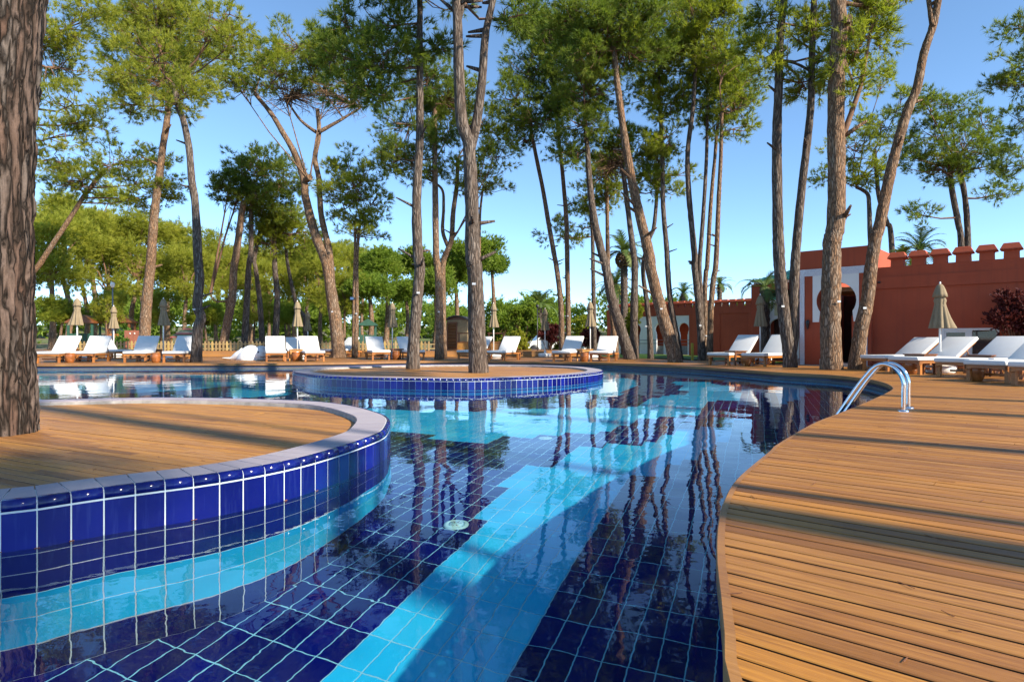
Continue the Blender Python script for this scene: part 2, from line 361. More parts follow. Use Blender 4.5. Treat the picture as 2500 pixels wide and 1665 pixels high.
# ------------------------------------------------------------------ pool floor: grout bed and tiles
FLZ = -1.30
TA = R(68.4); ta = (math.cos(TA), math.sin(TA)); tb = (math.sin(TA), -math.cos(TA)); PA, PB = .236, .1205
o0 = PF(900+1135/2.355, 1165+805/2.355)
x0, x1, y0, y1 = -23, 12, -5, 24
me = bpy.data.meshes.new('pool_floor'); me.from_pydata([(x0, y0, FLZ-.003), (x1, y0, FLZ-.003), (x1, y1, FLZ-.003), (x0, y1, FLZ-.003)], [], [(0, 1, 2, 3)])
floor = recv(tag(obj('pool_floor', me, M_grout_f), kind='structure'))
q = lambda x, y: (850+x/3.623, 950+y/3.623)
r_ = lambda x, y: (1400+x/3.925, 860+y/3.925)
t_ = lambda x, y: (1300+x/3.364, 860+y/3.364)
z2 = lambda x, y: (900+x/2.355, 1165+y/2.355)
PO = []
PO.append([(700, 1760), (784, 1665), (835, 1610), (900, 1542), (963, 1479), (1044, 1409), (1150, 1303), (1189, 1226), (1239, 1190), (1209, 1184.6), (1280.6, 1132), (1344, 1137.7), (1414.5, 1085), (1465.5, 1088), (1485, 1077)]
          + [t_(*p) for p in ((880, 745), (1010, 720), (1080, 690), (1190, 615), (1440, 605), (1590, 580), (1640, 640), (1600, 700), (1440, 785), (1370, 815), (1330, 868), (1100, 920), (1020, 1006), (850, 1005), (720, 1140))]
          + [z2(*p) for p in ((1480, 50), (1340, 250), (1230, 420), (1090, 640), (920, 930), (800, 1178))]+[(1180, 1760)])
PO.append([q(*p) for p in ((300, 365), (735, 385), (650, 425), (1180, 470), (1340, 400), (1610, 415), (1680, 390), (1840, 400), (1910, 370), (2080, 375), (2160, 385), (2250, 355))]
          + [r_(*p) for p in ((550, 660), (620, 620), (820, 600), (950, 600), (1010, 580), (1200, 580), (1290, 450), (1600, 440), (1610, 365), (1500, 360), (1520, 300), (1410, 300), (1270, 262), (930, 262), (980, 290), (1050, 297), (960, 350), (1090, 352), (1060, 395), (960, 390), (880, 400), (700, 430), (650, 480), (550, 510), (330, 505), (250, 510))]
          + [q(*p) for p in ((2110, 155), (1800, 150), (1330, 165), (1110, 185), (550, 165), (190, 150), (60, 200))])
PO.append([r_(*p) for p in ((150, 180), (420, 175), (430, 230), (580, 235), (620, 280), (520, 340), (440, 390), (330, 400), (270, 400), (150, 380))])
PO.append([r_(*p) for p in ((150, 135), (900, 165), (1400, 190), (1750, 240), (2200, 300), (2240, 370), (2180, 420), (1980, 478), (1935, 300), (1740, 288), (1640, 262), (1440, 268), (1420, 245), (1100, 235), (930, 210), (450, 180), (150, 178))])
PO.append([r_(*p) for p in ((1450, 640), (1560, 600), (1690, 590), (1640, 640))])
PO.append([(60, 903), (400, 905), (560, 912), (720, 915), (700, 962), (560, 965), (560, 938), (440, 948), (300, 956), (60, 956)])
PO = [[PF(*p) for p in L] for L in PO]
ii, jj = np.meshgrid(np.arange(-140, 140), np.arange(-260, 260), indexing='ij')
CX = o0[0]+(ii+.5)*PA*ta[0]+(jj+.5)*PB*tb[0]; CY = o0[1]+(ii+.5)*PA*ta[1]+(jj+.5)*PB*tb[1]
inn = npinside(WALLXY, CX, CY); tur = np.zeros_like(inn)
for L in PO: tur ^= npinside(L, CX, CY) & ~tur
vis = inn & (CY > .3) & (np.abs(CX) < CY*.9+2.0)
gA, gB, cc = (PA-.0068)/2, (PB-.0068)/2, .002
def tile_prism(bv=cc):
    V = []; 
    for z, k in ((-.006, 0), (-.002, 0), (0, bv)):
        for sx, sy in ((-1, -1), (1, -1), (1, 1), (-1, 1)): V.append((sx*(gA-k), sy*(gB-k), z))
    Fc = [(8, 9, 10, 11)]+[(a+i, a+(i+1) % 4, a+4+(i+1) % 4, a+4+i) for a in (0, 4) for i in range(4)]
    return V, Fc
tv, tf = tile_prism(); tv = np.array(tv); tf = np.array(tf)
tmes = {}
for k_, mm in ((False, M_cobalt_floor), (True, M_turq)):
    me = npmesh('floor_tile', tv, tf); me.materials.append(mm); tmes[k_] = me
cxy = np.stack([CX[vis], CY[vis]], -1); tt = tur[vis]
dist = np.hypot(cxy[:, 0], cxy[:, 1]); vfr = (np.abs(cxy[:, 0]) < cxy[:, 1]*.86+.1) & (cxy[:, 1] > 2.3) & ~npinside([(-.9, 3.6), (-.95, 4.6), (-2, 6.6), (-4, 7), (-8, 6), (-5, 2.2), (-2.2, 2.3)], cxy[:, 0], cxy[:, 1])
order = np.argsort(np.where(vfr, dist, 1e6)); near = order[:300]; isn = np.zeros(len(cxy), bool); isn[near] = True
for i in near:
    o = bpy.data.objects.new('floor_tile', tmes[bool(tt[i])]); o.location = (cxy[i, 0], cxy[i, 1], FLZ); o.rotation_euler = (0, 0, TA); o.parent = floor; recv(link(o))
ca, sa = math.cos(TA), math.sin(TA); tvr = np.stack([tv[:, 0]*ca-tv[:, 1]*sa, tv[:, 0]*sa+tv[:, 1]*ca, tv[:, 2]], -1)
for k_ in (False, True):
    sel = cxy[(tt == k_) & ~isn]; VV = tvr[None]+np.concatenate([sel, np.full((len(sel), 1), FLZ)], 1)[:, None]
    FF = tf[None]+(np.arange(len(sel))*len(tv))[:, None, None]
    me = npmesh('floor_tiles', VV.reshape(-1, 3), FF.reshape(-1, 4)); me.materials.append(M_turq if k_ else M_cobalt_floor)
    recv(tag(obj('floor_tile_field', me, None, floor), kind='stuff'))
# ------------------------------------------------------------------ planks by scan lines
def scan(loops, c, nrm, d):
    xs = []
    for L in loops:
        n = len(L)
        for i in range(n):
            a, b = L[i], L[(i+1) % n]; ca_ = a[0]*nrm[0]+a[1]*nrm[1]-c; cb_ = b[0]*nrm[0]+b[1]*nrm[1]-c
            if (ca_ > 0) != (cb_ > 0):
                t = ca_/(ca_-cb_); xs.append((a[0]+(b[0]-a[0])*t)*d[0]+(a[1]+(b[1]-a[1])*t)*d[1])
    xs.sort(); return xs
def plank_piece(c0, c1, A, nrm, d, z, th=.024, ch=.0025):
    (a00, a01), (a10, a11) = A                # ends on edge c0 and on edge c1
    out = []
    def pt(a, c, zz): return (d[0]*a+nrm[0]*c, d[1]*a+nrm[1]*c, zz)
    rows = [(c0, a00, a01, z-th), (c0, a00, a01, z-ch), (c0+ch, a00, a01, z), (c1-ch, a10, a11, z), (c1, a10, a11, z-ch), (c1, a10, a11, z-th)]
    V = [pt(r[1], r[0], r[3]) for r in rows]+[pt(r[2], r[0], r[3]) for r in rows]
    Fc = [(i, i+1, i+7, i+6) for i in range(5)]+[(5, 4, 3, 2, 1, 0), (6, 7, 8, 9, 10, 11)]
    return V, Fc
def lay_planks(loops, ang, pitch, gap, z, parent, mat, limit, seglen, rng, viewonly=True, crange=None):
    d = (math.cos(ang), math.sin(ang)); nrm = (math.sin(ang), -math.cos(ang))
    if nrm[1] < 0: nrm = (-nrm[0], -nrm[1])
    cs = [p[0]*nrm[0]+p[1]*nrm[1] for L in loops for p in L]; pieces = []
    c = math.floor(min(cs)/pitch)*pitch
    while c < max(cs):
        c0, c1 = c+gap/2, c+pitch-gap/2; A, B = scan(loops, c0, nrm, d), scan(loops, c1, nrm, d)
        if len(A) != len(B):
            Mx = scan(loops, (c0+c1)/2, nrm, d); A = B = Mx
        for k in range(0, len(A)-1, 2):
            s, e = (A[k], B[k]), (A[k+1], B[k+1]); cuts = []
            if max(s)+.4 < min(e):
                a = max(s)+rng.uniform(.5, seglen)
                while a < min(e)-.6: cuts.append(a); a += seglen*rng.uniform(.75, 1.2)
            ed = [s]+[(x, x) for x in cuts]+[e]
            for p0, p1 in zip(ed, ed[1:]):
                g = .0015; pp = ((p0[0]+(g if p0[0] == p0[1] else 0), p1[0]-(g if p1[0] == p1[1] else 0)), (p0[1]+(g if p0[0] == p0[1] else 0), p1[1]-(g if p1[0] == p1[1] else 0)))
                am = (pp[0][0]+pp[0][1])/2
                size = 0
                n_ = 9
                for i in range(n_):
                    a = pp[0][0]+(pp[0][1]-pp[0][0])*(i+.5)/n_; x, y = d[0]*a+nrm[0]*c, d[1]*a+nrm[1]*c
                    if y > .75 and abs(x) < .83*y: size += (pp[0][1]-pp[0][0])/n_/(y*y)
                x, y = d[0]*am+nrm[0]*c, d[1]*am+nrm[1]*c
                if size == 0 and viewonly and not (y > -3 and abs(x) < y*1.0+7): continue
                pieces.append((size, c0, c1, pp))
        c += pitch
    pieces.sort(key=lambda p: -p[0])
    rest = MB()
    for i, (s, c0, c1, pp) in enumerate(pieces):
        V, Fc = plank_piece(c0, c1, pp, nrm, d, z+rng.uniform(-.0012, .0012))
        if i < limit and s > 0:
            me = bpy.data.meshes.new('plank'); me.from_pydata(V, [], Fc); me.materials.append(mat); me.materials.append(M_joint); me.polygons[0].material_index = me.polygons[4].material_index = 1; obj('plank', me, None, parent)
        else: rest.add(V, Fc)
    if rest.V:
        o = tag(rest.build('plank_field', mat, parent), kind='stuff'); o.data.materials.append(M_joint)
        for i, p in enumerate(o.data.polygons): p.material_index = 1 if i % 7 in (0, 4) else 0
# ------------------------------------------------------------------ main deck
WO = Vector((10.1, 17.2)); WE = Vector((.732, -.681)); WN = Vector((-.681, -.732))     # red building front: origin, along, out
def W(s, o=0.0): return WO+WE*s+WN*o
OUT = [(-27, 8), (-27, 28.7), (2.9, 28.7), tuple(P(1480, 868, DK)[:2]), tuple(P(1700, 875, DK)[:2]), tuple(P(1940, 884, DK)[:2]), tuple(W(-2.3, .6)), tuple(W(-.1, .35)), tuple(W(-.1, .03)), tuple(W(9, .03)), (19, 9), (19, -6), (-10, -6), (-27, -2)]
deck = empty('wooden_deck'); tag(deck, kind='structure')
rngd = random.Random(5)
lay_planks([OUT, POOLXY], A_DECK, .079, .0105, DK, deck, M_plank, 300, 4.2, rngd)
me = bpy.data.meshes.new('deck_bearers'); 
bmj = MB()
pr = resample(POOL, .25); npr = len(pr)
def nrm_at(c, i):
    t = c[(i+1) % len(c)]-c[i-1]; return Vector((t.y, -t.x)).normalized()
area = sum(POOL[i-1].x*POOL[i].y-POOL[i].x*POOL[i-1].y for i in range(len(POOL)))
sgn = 1 if area > 0 else -1                # outward = sgn * (t.y, -t.x)
def strip(name, c, prof, mat, parent, kind=None, rc=False, ok=None):
    n = len(c); m = len(prof); V = []
    for i in range(n):
        nn = nrm_at(c, i)*sgn
        for off, z in prof: V.append((c[i].x+nn.x*off, c[i].y+nn.y*off, z))
    Fc = [(i*m+j, i*m+j+1, ((i+1) % n)*m+j+1, ((i+1) % n)*m+j) for i in range(n) for j in range(m-1) if ok is None or (ok(c[i]) and ok(c[(i+1) % n]))]
    b = MB(); b.add(V, Fc); o = b.build(name, mat, parent); tag(o, kind=kind)
    if rc: recv(o)
    return o
fine = resample(POOL, .12)
strip('fascia_board', fine, [(.02, .172), (-.004, .172), (-.008, .168), (-.008, .112), (-.004, .108), (.02, .108)], M_fascia, deck)
strip('stone_lip', fine, [(.3, .05), (.012, .05), (.006, .045), (.006, -.02), (.3, -.02)], M_edge, deck, ok=lambda p: p.y > 7.4)
strip('edge_riser', fine, [(.035, .155), (.035, .035)], M_black, deck, ok=lambda p: p.y > 7.4)
strip('deck_underlay', resample(POOL, .5), [(.05, .12), (.6, .10), (3.5, .085)], M_black, deck)
pw = strip('pool_wall', resample(WALLC, .12), [(.0, .0), (.0, -1.32)], M_grout, None, 'structure', True)
def ring_tiles(c, rows, off, width=None, only=None):
    """wall tiles round a closed curve; returns one list of boxes for each row"""
    n = len(c); out = []
    for (z0, z1) in rows:
        b = []
        for i in range(n):
            p, q_ = c[i], c[(i+1) % n]; t = (q_-p); L = t.length; t /= L; nn = Vector((t.y, -t.x))*sgn
            b.append((p, t, nn, L, z0, z1))
        out.append(b)
    return out
def tilebox(b, p, t, nn, L, z0, z1, off, th=.008, gap=.0035):
    A = p+t*gap+nn*off; B = p+t*(L-gap)+nn*off; k = .002
    V = []
    for dth, e in ((0, 0), (th-k, 0), (th, k)):
        for (s_, z) in ((0, z0), (1, z0), (1, z1), (0, z1)):
            xx = (A.lerp(B, s_))+t*(e*(1-2*s_))-nn*dth*1.0; V.append((xx.x, xx.y, z+(e if z == z0 else -e)))
    return b.add(V, [(8, 9, 10, 11)]+[(a+i, a+(i+1) % 4, a+4+(i+1) % 4, a+4+i) for a in (0, 4) for i in range(4)])
wt = resample(WALLC, .1205)
for rows, mat in (([(-.07, .06), (-.315, -.078)], M_cobalt), ([(-.56, -.322), (-.80, -.567)], M_turq), ([(-1.045, -.808), (-1.296, -1.052)], M_cobalt)):
    b = MB()
    for row in ring_tiles(wt, rows, 0):
        for (p, t, nn, L, z0, z1) in row:
            if p.y > 0: tilebox(b, p, t, nn, L, z0, z1, 0)
    recv(tag(b.build('wall_tile_field', mat, pw), kind='stuff'))
# ------------------------------------------------------------------ tiled islands
def island(name, label, outline, zt, deckz, rows, fit, ang, pitch, caplen, seed, nplank):
    rng = random.Random(seed)
    c = resample(catmull(outline, True, 10), fit); n = len(c); cen = sum(c, Vector((0, 0)))/n
    ar = sum(c[i-1].x*c[i].y-c[i].x*c[i-1].y for i in range(n)); sg = 1 if ar > 0 else -1
    nn = [nrm_at(c, i)*sg for i in range(n)]
    root = empty(name, (0, 0, 0), 0, label, 'pool island')
    # core: grout face, concrete inner edge
    prof = [(-.0042, FLZ), (-.0042, zt-.032), (-.012, zt-.012), (-.03, zt-.005), (-.20, zt-.005)]
    V = [(c[i].x+nn[i].x*o, c[i].y+nn[i].y*o, z) for i in range(n) for o, z in prof]; m = len(prof)
    b = MB(); b.add(V, [(i*m+j, i*m+j+1, ((i+1) % n)*m+j+1, ((i+1) % n)*m+j) for i in range(n) for j in range(m-1)]); recv(b.build('grout_bed', M_grout, root))
    b = MB(); m = 3; V = []
    for i in range(n):
        a = caplen+.004+rng.uniform(-.006, .01); V += [(c[i].x-nn[i].x*.20, c[i].y-nn[i].y*.20, zt-.009), (c[i].x-nn[i].x*a, c[i].y-nn[i].y*a, zt-.012+rng.uniform(-.004, .003)), (c[i].x-nn[i].x*(a+.012), c[i].y-nn[i].y*(a+.012), deckz-.03)]
    b.add(V, [(i*m+j, i*m+j+1, ((i+1) % n)*m+j+1, ((i+1) % n)*m+j) for i in range(n) for j in range(m-1)]); b.build('inner_kerb', M_concrete, root)
    hid = {k: MB() for k in ('edge', 'cap', 'cob', 'tur')}; cnt = {}
    for i in range(n):
        j = (i+1) % n; p, q_ = c[i], c[j]; t = q_-p; L = t.length; t /= L; no = Vector((t.y, -t.x))*sg; mid = (p+q_)/2
        px = pix((mid.x, mid.y, zt)); face = no.dot(-mid) > 0
        show = px is not None and -60 < px[0] < 2560 and px[1] < 1800 and mid.y > 1
        # bullnose edge tile
        def sect(pt, nv): return [(pt.x-nv.x*.006*0+nv.x*o, pt.y-nv.y*0+nv.y*o, z) for o, z in ((-.012, zt-.048), (-.001, zt-.047), (0, zt-.028), (-.005, zt-.012), (-.015, zt-.003), (-.028, zt), (-.034, zt-.006))]
        g = .0029; A = sect(p+t*g, nn[i]); B = sect(q_-t*g, nn[j]); k = len(A)
        b = MB() if (show and face) else hid['edge']
        b.add(A+B, [(s, s+1, s+1+k, s+k) for s in range(k-1)]+[tuple(range(k))[::-1], tuple(range(k, 2*k))])
        if show and face: b.build('edge_tile', M_cobalt, root, True)
        # coping tile on top
        def capp(pt, nv, sh): return [(pt.x-nv.x*o+sh.x, pt.y-nv.y*o+sh.y, z) for o, z in ((.037, zt-.008), (.038, zt-.001), (caplen, zt-.001), (caplen, zt-.016))]
        A = capp(p, nn[i], t*.003); B = capp(q_, nn[j], -t*.003)
        b = MB() if show else hid['cap']
        b.add(A+B, [(0, 1, 5, 4), (1, 2, 6, 5), (2, 3, 7, 6), (0, 3, 2, 1), (4, 5, 6, 7)])
        if show: b.build('coping_tile', M_cap, root)
        for ri, (z0, z1, kind) in enumerate(rows):
            key = 'tur' if kind == 't' else 'cob'
            single = show and face and ri < 3 and (px[1] > 930 or ri < 1)
            b = MB() if single else hid[key]
            A_ = p+t*g; B_ = q_-t*g; kk = .002; V = []
            for o, e in ((-.011, 0), (-.003, 0), (-.001, kk)):
                for (s_, z) in ((0, z0), (1, z0), (1, z1), (0, z1)):
                    xx = A_.lerp(B_, s_)+t*(e*(1-2*s_))+no*o; V.append((xx.x, xx.y, z+(e if z == z0 else -e)))
            b.add(V, [(8, 9, 10, 11)]+[(a+s_, a+(s_+1) % 4, a+4+(s_+1) % 4, a+4+s_) for a in (0, 4) for s_ in range(4)])
            if single: recv(b.build('wall_tile', M_turq if kind == 't' else M_cobalt, root))
    for k_, nm, mt in (('edge', 'edge_tile_field', M_cobalt), ('cap', 'coping_tile_field', M_cap), ('cob', 'wall_tile_field', M_cobalt), ('tur', 'turquoise_tile_field', M_turq)):
        if hid[k_].V: recv(tag(hid[k_].build(nm, mt, root), kind='stuff'))
    inner = [(c[i].x-nn[i].x*(caplen+.022), c[i].y-nn[i].y*(caplen+.022)) for i in range(n)]
    b = MB(); V = [(x, y, deckz-.03) for x, y in inner]+[(cen.x, cen.y, deckz-.03)]; b.add(V, [(i, (i+1) % n, n) for i in range(n)]); b.build('deck_bed', M_black, root)
    lay_planks([inner], ang, pitch, .0075, deckz, root, M_plank_i, nplank, 1.7, rng, False)
    return root, c
ROWS = [(-.07, .154, 'c'), (-.315, -.078, 'c'), (-.56, -.323, 'c'), (-.80, -.568, 't'), (-1.045, -.808, 't'), (-1.297, -1.053, 'c')]
OA = [(0, 1218), (123, 1203.6), (208, 1191), (284.5, 1182), (359, 1172), (425, 1163), (546, 1148), (650, 1129), (739, 1112), (824, 1091), (887.5, 1068), (925.7, 1053), (947, 1038), (951, 1019), (930, 1002), (875, 987), (773, 974), (637, 968), (425, 964.5), (212, 967), (106, 970)]
OAP = [tuple(P(u, v, .21)[:2]) for u, v in OA[::2]]+[(-6.6, 6.5), (-7.3, 5.4), (-7.0, 4.0), (-5.9, 2.9), (-4.4, 2.1), (-3.1, 2.0)]
isA, cA = island('pool_island', 'low pool island of pale planks and blue tiled rim around the thick scaly trunk', OAP, .21, .165, ROWS, .1195, A_ISL, .068, .27, 1, 280)
ROWS2 = [(-.06, .144, 'c'), (-.30, -.067, 't'), (-.545, -.307, 'c'), (-.79, -.552, 't'), (-1.04, -.797, 't'), (-1.297, -1.047, 'c')]
OB = [(714.6, 900), (738, 906.5), (782.6, 912), (870, 915.5), (961, 917.5), (1143.5, 919.4), (1279, 915.5), (1377, 911), (1449, 904.6), (1472.6, 899.5), (1458, 894.5), (1407, 889.7), (1290, 885.8), (1139, 884.6), (980, 886), (880, 888.5), (770, 893)]
isB, cB = island('pool_island', 'oval pool island with blue tiled rim where two slender dark pines stand', [tuple(P(u, v, .2)[:2]) for u, v in OB], .20, .155, ROWS2, .1215, A_ISL, .079, .36, 2, 150)
# pine needle litter caught at the waterline
rl = random.Random(9); b = MB()
for c_, k in ((cA, 70), (cB, 60)):
    for _ in range(k):
        i = rl.randrange(len(c_)); p = c_[i]
        nn = nrm_at(c_, i); ar = sum(c_[m_-1].x*c_[m_].y-c_[m_].x*c_[m_-1].y for m_ in range(len(c_))); nn = nn*(1 if ar > 0 else -1); a = rl.uniform(0, 3.1)
        M_ = Matrix.Translation((p.x+nn.x*.008, p.y+nn.y*.008, rl.uniform(0.002, .008))) @ Matrix.Rotation(math.atan2(nn.y, nn.x)+math.pi/2+rl.uniform(-.3, .3), 4, 'Z')
        l = rl.uniform(.005, .014); b.box(-l, l, -.0015, .0015, -.001, .002, M_)
tag(b.build('needle_litter', simple('brown_needles', (.16, .06, .03), .9, .3)), 'brown fallen needles floating at the rims of the islands', 'litter', kind='stuff')
#@@PART2
# ------------------------------------------------------------------ pool ladder
lf = P(2205.6, 999.4, DK); le = Vector((.62, .78, 0)); ln = Vector((-.78, .62, 0))
lad = empty('pool_ladder', lf, 0, 'polished steel pool ladder arching over the deck edge into the water', 'ladder')
for k in range(2):
    o_ = le*(.385*k); pts = [(0, 0), (0, .1), (0, .20), (.0, .28), (.025, .36), (.075, .42), (.14, .455), (.205, .455), (.26, .42), (.31, .36), (.40, .23), (.55, -.02), (.70, -.27), (.74, -.42), (.745, -.9)]
    b = MB(); sm = catmull([Vector(p) for p in pts], False, 4); b.tube([o_+ln*p.x+Vector((0, 0, p.y)) for p in sm], .0195, 14); recv(b.build('rail', M_chrome, lad))
    b = MB(); b.lathe([(.001, .014), (.03, .014), (.046, .009), (.05, .0), (.05, -.003)], 20, o_+Vector((0, 0, .003))); b.build('foot_flange', M_chrome, lad)
for z in (-.45, -.7):
    b = MB(); b.box(-.02, .405, -.035, .035, -.012, .012, Matrix.Translation(ln*.745+Vector((0, 0, z))) @ Matrix.Rotation(math.atan2(le.y, le.x), 4, 'Z')); recv(b.build('step', M_chrome, lad))
# ------------------------------------------------------------------ floor drains
for (u, v, w_) in ((1112, 1276, 'beside the turquoise band'), (1331.6, 1063.7, 'near the stepped pale area')):
    x, y = PF(u, v); d_ = empty('floor_drain', (x, y, FLZ), 0, 'round white drain cover on the pool floor '+w_, 'drain')
    b = MB(); b.lathe([(.001, .022), (.06, .022), (.062, .016), (.07, .016), (.072, .022), (.09, .02), (.105, .008), (.108, 0)], 28); recv(b.build('cover', M_drain, d_)); d_.scale = (.8, .8, .8)
    b = MB()
    for k in range(6): b.box(.025, .055, -.004, .004, .0222, .0245, Matrix.Rotation(k*math.pi/3, 4, 'Z'))
    recv(b.build('slots', M_lip, d_))
# ------------------------------------------------------------------ loungers
def apron(b, x0, x1, y, z, th, along='x', drop=.085):
    """a rail with ogee brackets at both ends"""
    n = 10; L = x1-x0; top = [(x0, z), (x1, z)]; low = []
    for i in range(n+1):
        t = i/n; low.append((x1-.02-(.16*t), z-drop+(drop-.05)*(.5-.5*math.cos(math.pi*min(1, t*1.15)))))
    low2 = [(x0+x1-a, c) for a, c in low][::-1]
    out = [(x0, z), (x1, z), (x1, z-drop)]+low+low2+[(x0, z-drop)]
    M_ = Matrix.Translation((0, y, 0)) if along == 'x' else Matrix.Translation((y, 0, 0)) @ Matrix.Rotation(math.pi/2, 4, 'Z')
    b.poly(out, M_, th)
def make_lounger(ang):
    root = empty('sun_lounger'); W2 = .34
    b = MB(); apron(b, .03, 1.92, -W2, .285, .028); b.build('side_rail', M_teak, root)
    b = MB(); apron(b, .03, 1.92, W2-.028, .285, .028); b.build('side_rail', M_teak, root)
    b = MB(); apron(b, -W2, W2, .058, .285, .028, 'y', .075); b.build('end_rail', M_teak, root)
    b = MB(); b.box(1.90, 1.93, -W2, W2, .22, .285); b.build('end_rail', M_teak, root)
    for x in (.40, 1.50):
        b = MB(); b.box(x, x+.04, -W2+.03, W2-.03, .10, .14); b.build('stretcher', M_teak, root)
    for x in (.07, 1.45):
        for y in (-W2+.004, W2-.066):
            b = MB(); b.box(x, x+.062, y, y+.062, 0, .25); b.build('leg', M_teak, root)
    b = MB()
    for i in range(14): b.box(.10+i*.083, .165+i*.083, -W2+.03, W2-.03, .272, .288)
    b.build('slat_bed', M_teak, root)
    for y in (-W2-.002, W2+.002):
        b = MB(); s_ = 1 if y > 0 else -1
        b.lathe([(.001, -.016), (.03, -.018), (.06, -.012), (.075, -.016), (.085, -.01), (.085, .01), (.075, .016), (.06, .012), (.03, .018), (.001, .016)], 18)
        o = b.build('wheel', M_teakdk, root); o.rotation_euler = (math.pi/2, 0, 0); o.location = (1.74, y-s_*.05, .087)
        b = MB(); b.poly([(-.03, .05), (.03, .05), (.018, -.11), (-.018, -.11)], Matrix.Translation((1.74, y-s_*.022-.011, .19)), .022); b.build('wheel_bracket', M_teak, root)
    hx = 1.17; Mb = Matrix.Translation((hx, 0, .295)) @ Matrix.Rotation(-ang, 4, 'Y')
    b = MB()
    for y in (-.31, .27): b.box(.02, .74, y, y+.04, -.02, .008, Mb)
    for i in range(9): b.box(.03+i*.08, .09+i*.08, -.27, .27, -.008, .006, Mb)
    b.build('backrest_frame', M_teak, root)
    top = Mb @ Vector((.48, 0, -.02)); b = MB()
    for y in (-.25, .25): b.tube([(top.x, y, top.z), (1.72, y, .28)], .013, 6)
    b.build('backrest_prop', M_teak, root)
    rbox('seat_pad', M_pad, root, -.015, hx+.02, -.345, .345, .289, .372, .026)
    rbox('back_pad', M_pad, root, .012, .82, -.345, .345, .012, .092, .026, 3, Mb)
    return root
protos = {a: make_lounger(R(a)) for a in (42, 32)}
usedp = set()
LG = 'white padded teak sun loungers around the pool'
LNG = [  # foot px (u, v), heading deg, backrest, label
 (118, 881, 104, 42, 'white padded lounger close beside the thick scaly trunk'),
 (203, 880, 106, 42, 'white padded lounger second from the thick scaly trunk, pot beside it'),
 (330, 880, 106, 42, 'white padded lounger in front of the brown play panel'),
 (425, 880, 103, 42, 'white padded lounger beside the wavy dark trunk, striped tent behind'),
 (300, 871, 150, 42, 'white padded lounger in the second row, turned sideways behind the others'),
 (674, 877.5, 112, 42, 'sunlit white lounger next to the white whale slide'),
 (768, 877.5, 116, 42, 'sunlit white lounger between pot table and thick forked pine'),
 (722, 868.5, 112, 42, 'white lounger in the second row behind the umbrella by the whale'),
 (797, 868.5, 60, 42, 'white lounger half hidden behind the base of the forked pine'),
 (930, 874, 112, 42, 'white lounger left of the brown pot, behind the oval island'),
 (1015, 874, 114, 42, 'white lounger half hidden by the slim island pine'),
 (1137, 873.5, 66, 42, 'white lounger behind the stout island pine, mostly hidden'),
 (1213, 876, 70, 42, 'white lounger with wheels beside the stout island pine and khaki umbrella'),
 (1372, 877.5, 68, 42, 'white lounger by the standing umbrella with the white tub base'),
 (1464, 878, 70, 42, 'white lounger next to the orange pot, under the leaning pines'),
 (1756, 887, 40, 42, 'white lounger before the plain red garden wall'),
 (1842, 889.5, 40, 42, 'white lounger at the foot of the forked pine, umbrella behind it'),
 (2138, 900, 20, 32, 'white lounger side-on beside the leaning pine by the red wall'),
 (2212, 908, 20, 32, 'white lounger side-on in front of the white framed window'),
 (2332, 917, 20, 32, 'white lounger side-on with the purple shrub behind its back'),
 (2412, 928, 20, 32, 'white lounger end with a brown barrel pot tucked beside it'),
 (2530, 938, 20, 32, 'white lounger of which only the foot corner shows beyond the barrel'),
]
for (u, v, rz, an, lab) in LNG:
    if an in usedp: o = copy_tree(protos[an])
    else: o = protos[an]; usedp.add(an)
    p = P(u, v, DK); o.location = p; o.rotation_euler = (0, 0, R(rz)); tag(o, lab, 'sun lounger', LG)
    d_ = Vector((math.cos(R(rz)), math.sin(R(rz)), 0)); o.location = p-d_*.1
# ------------------------------------------------------------------ side tables and pots
def make_table(mat):
    root = empty('side_table')
    b = MB()
    for i in range(6): b.box(-.23+i*.077, -.157+i*.077, -.23, .23, .40, .425)
    b.build('table_top', mat, root)
    for x in (-.21, .165):
        for y in (-.21, .165):
            b = MB(); b.box(x, x+.045, y, y+.045, 0, .40); b.build('leg', mat, root)
    b = MB(); b.box(-.19, .19, -.2, -.178, .34, .40); b.box(-.19, .19, .178, .2, .34, .40); b.box(-.2, -.178, -.19, .19, .34, .40); b.box(.178, .2, -.19, .19, .34, .40); b.build('apron', mat, root)
    return root
def make_pot():
    root = empty('barrel_pot')
    b = MB(); b.lathe([(.001, .0), (.105, 0), (.115, .01), (.15, .10), (.168, .20), (.165, .27), (.15, .325), (.155, .335), (.155, .352), (.14, .355), (.132, .34), (.13, .06), (.001, .06)], 24); b.build('body', M_pot, root)
    b = MB()
    for z, r in ((.09, .149), (.26, .168)): b.lathe([(r-.004, z-.008), (r+.004, z), (r-.004, z+.008)], 24)
    b.build('rim_band', M_pot, root); return root
tabs = [(166, 877, 0, 'small teak table between loungers by the thick scaly trunk'), (372, 876.5, 0, 'small dark table between loungers, umbrella behind'), (719, 876.5, 1, 'pale teak table between the two sunlit loungers by the whale'), (967, 873, 0, 'small teak table behind the oval island'), (1177, 872, 0, 'small teak table hidden beside the stout island pine'), (1428, 876.5, 1, 'teak table with the orange pot before it'), (1800, 887, 0, 'small teak table between loungers before the red garden wall'), (2258, 908, 0, 'dark teak table between side-on loungers near the window'), (2420, 914, 0, 'dark teak table between the loungers below the purple shrub')]
tm = {0: make_table(M_teakdk), 1: make_table(M_teaklt)}; fst = set()
for (u, v, k, lab) in tabs:
    o = tm[k] if k not in fst else copy_tree(tm[k]); fst.add(k); o.location = P(u, v, DK)+Vector((0, .15, 0)); o.rotation_euler = (0, 0, R(25)); tag(o, lab, 'side table', 'small teak side tables between the loungers')
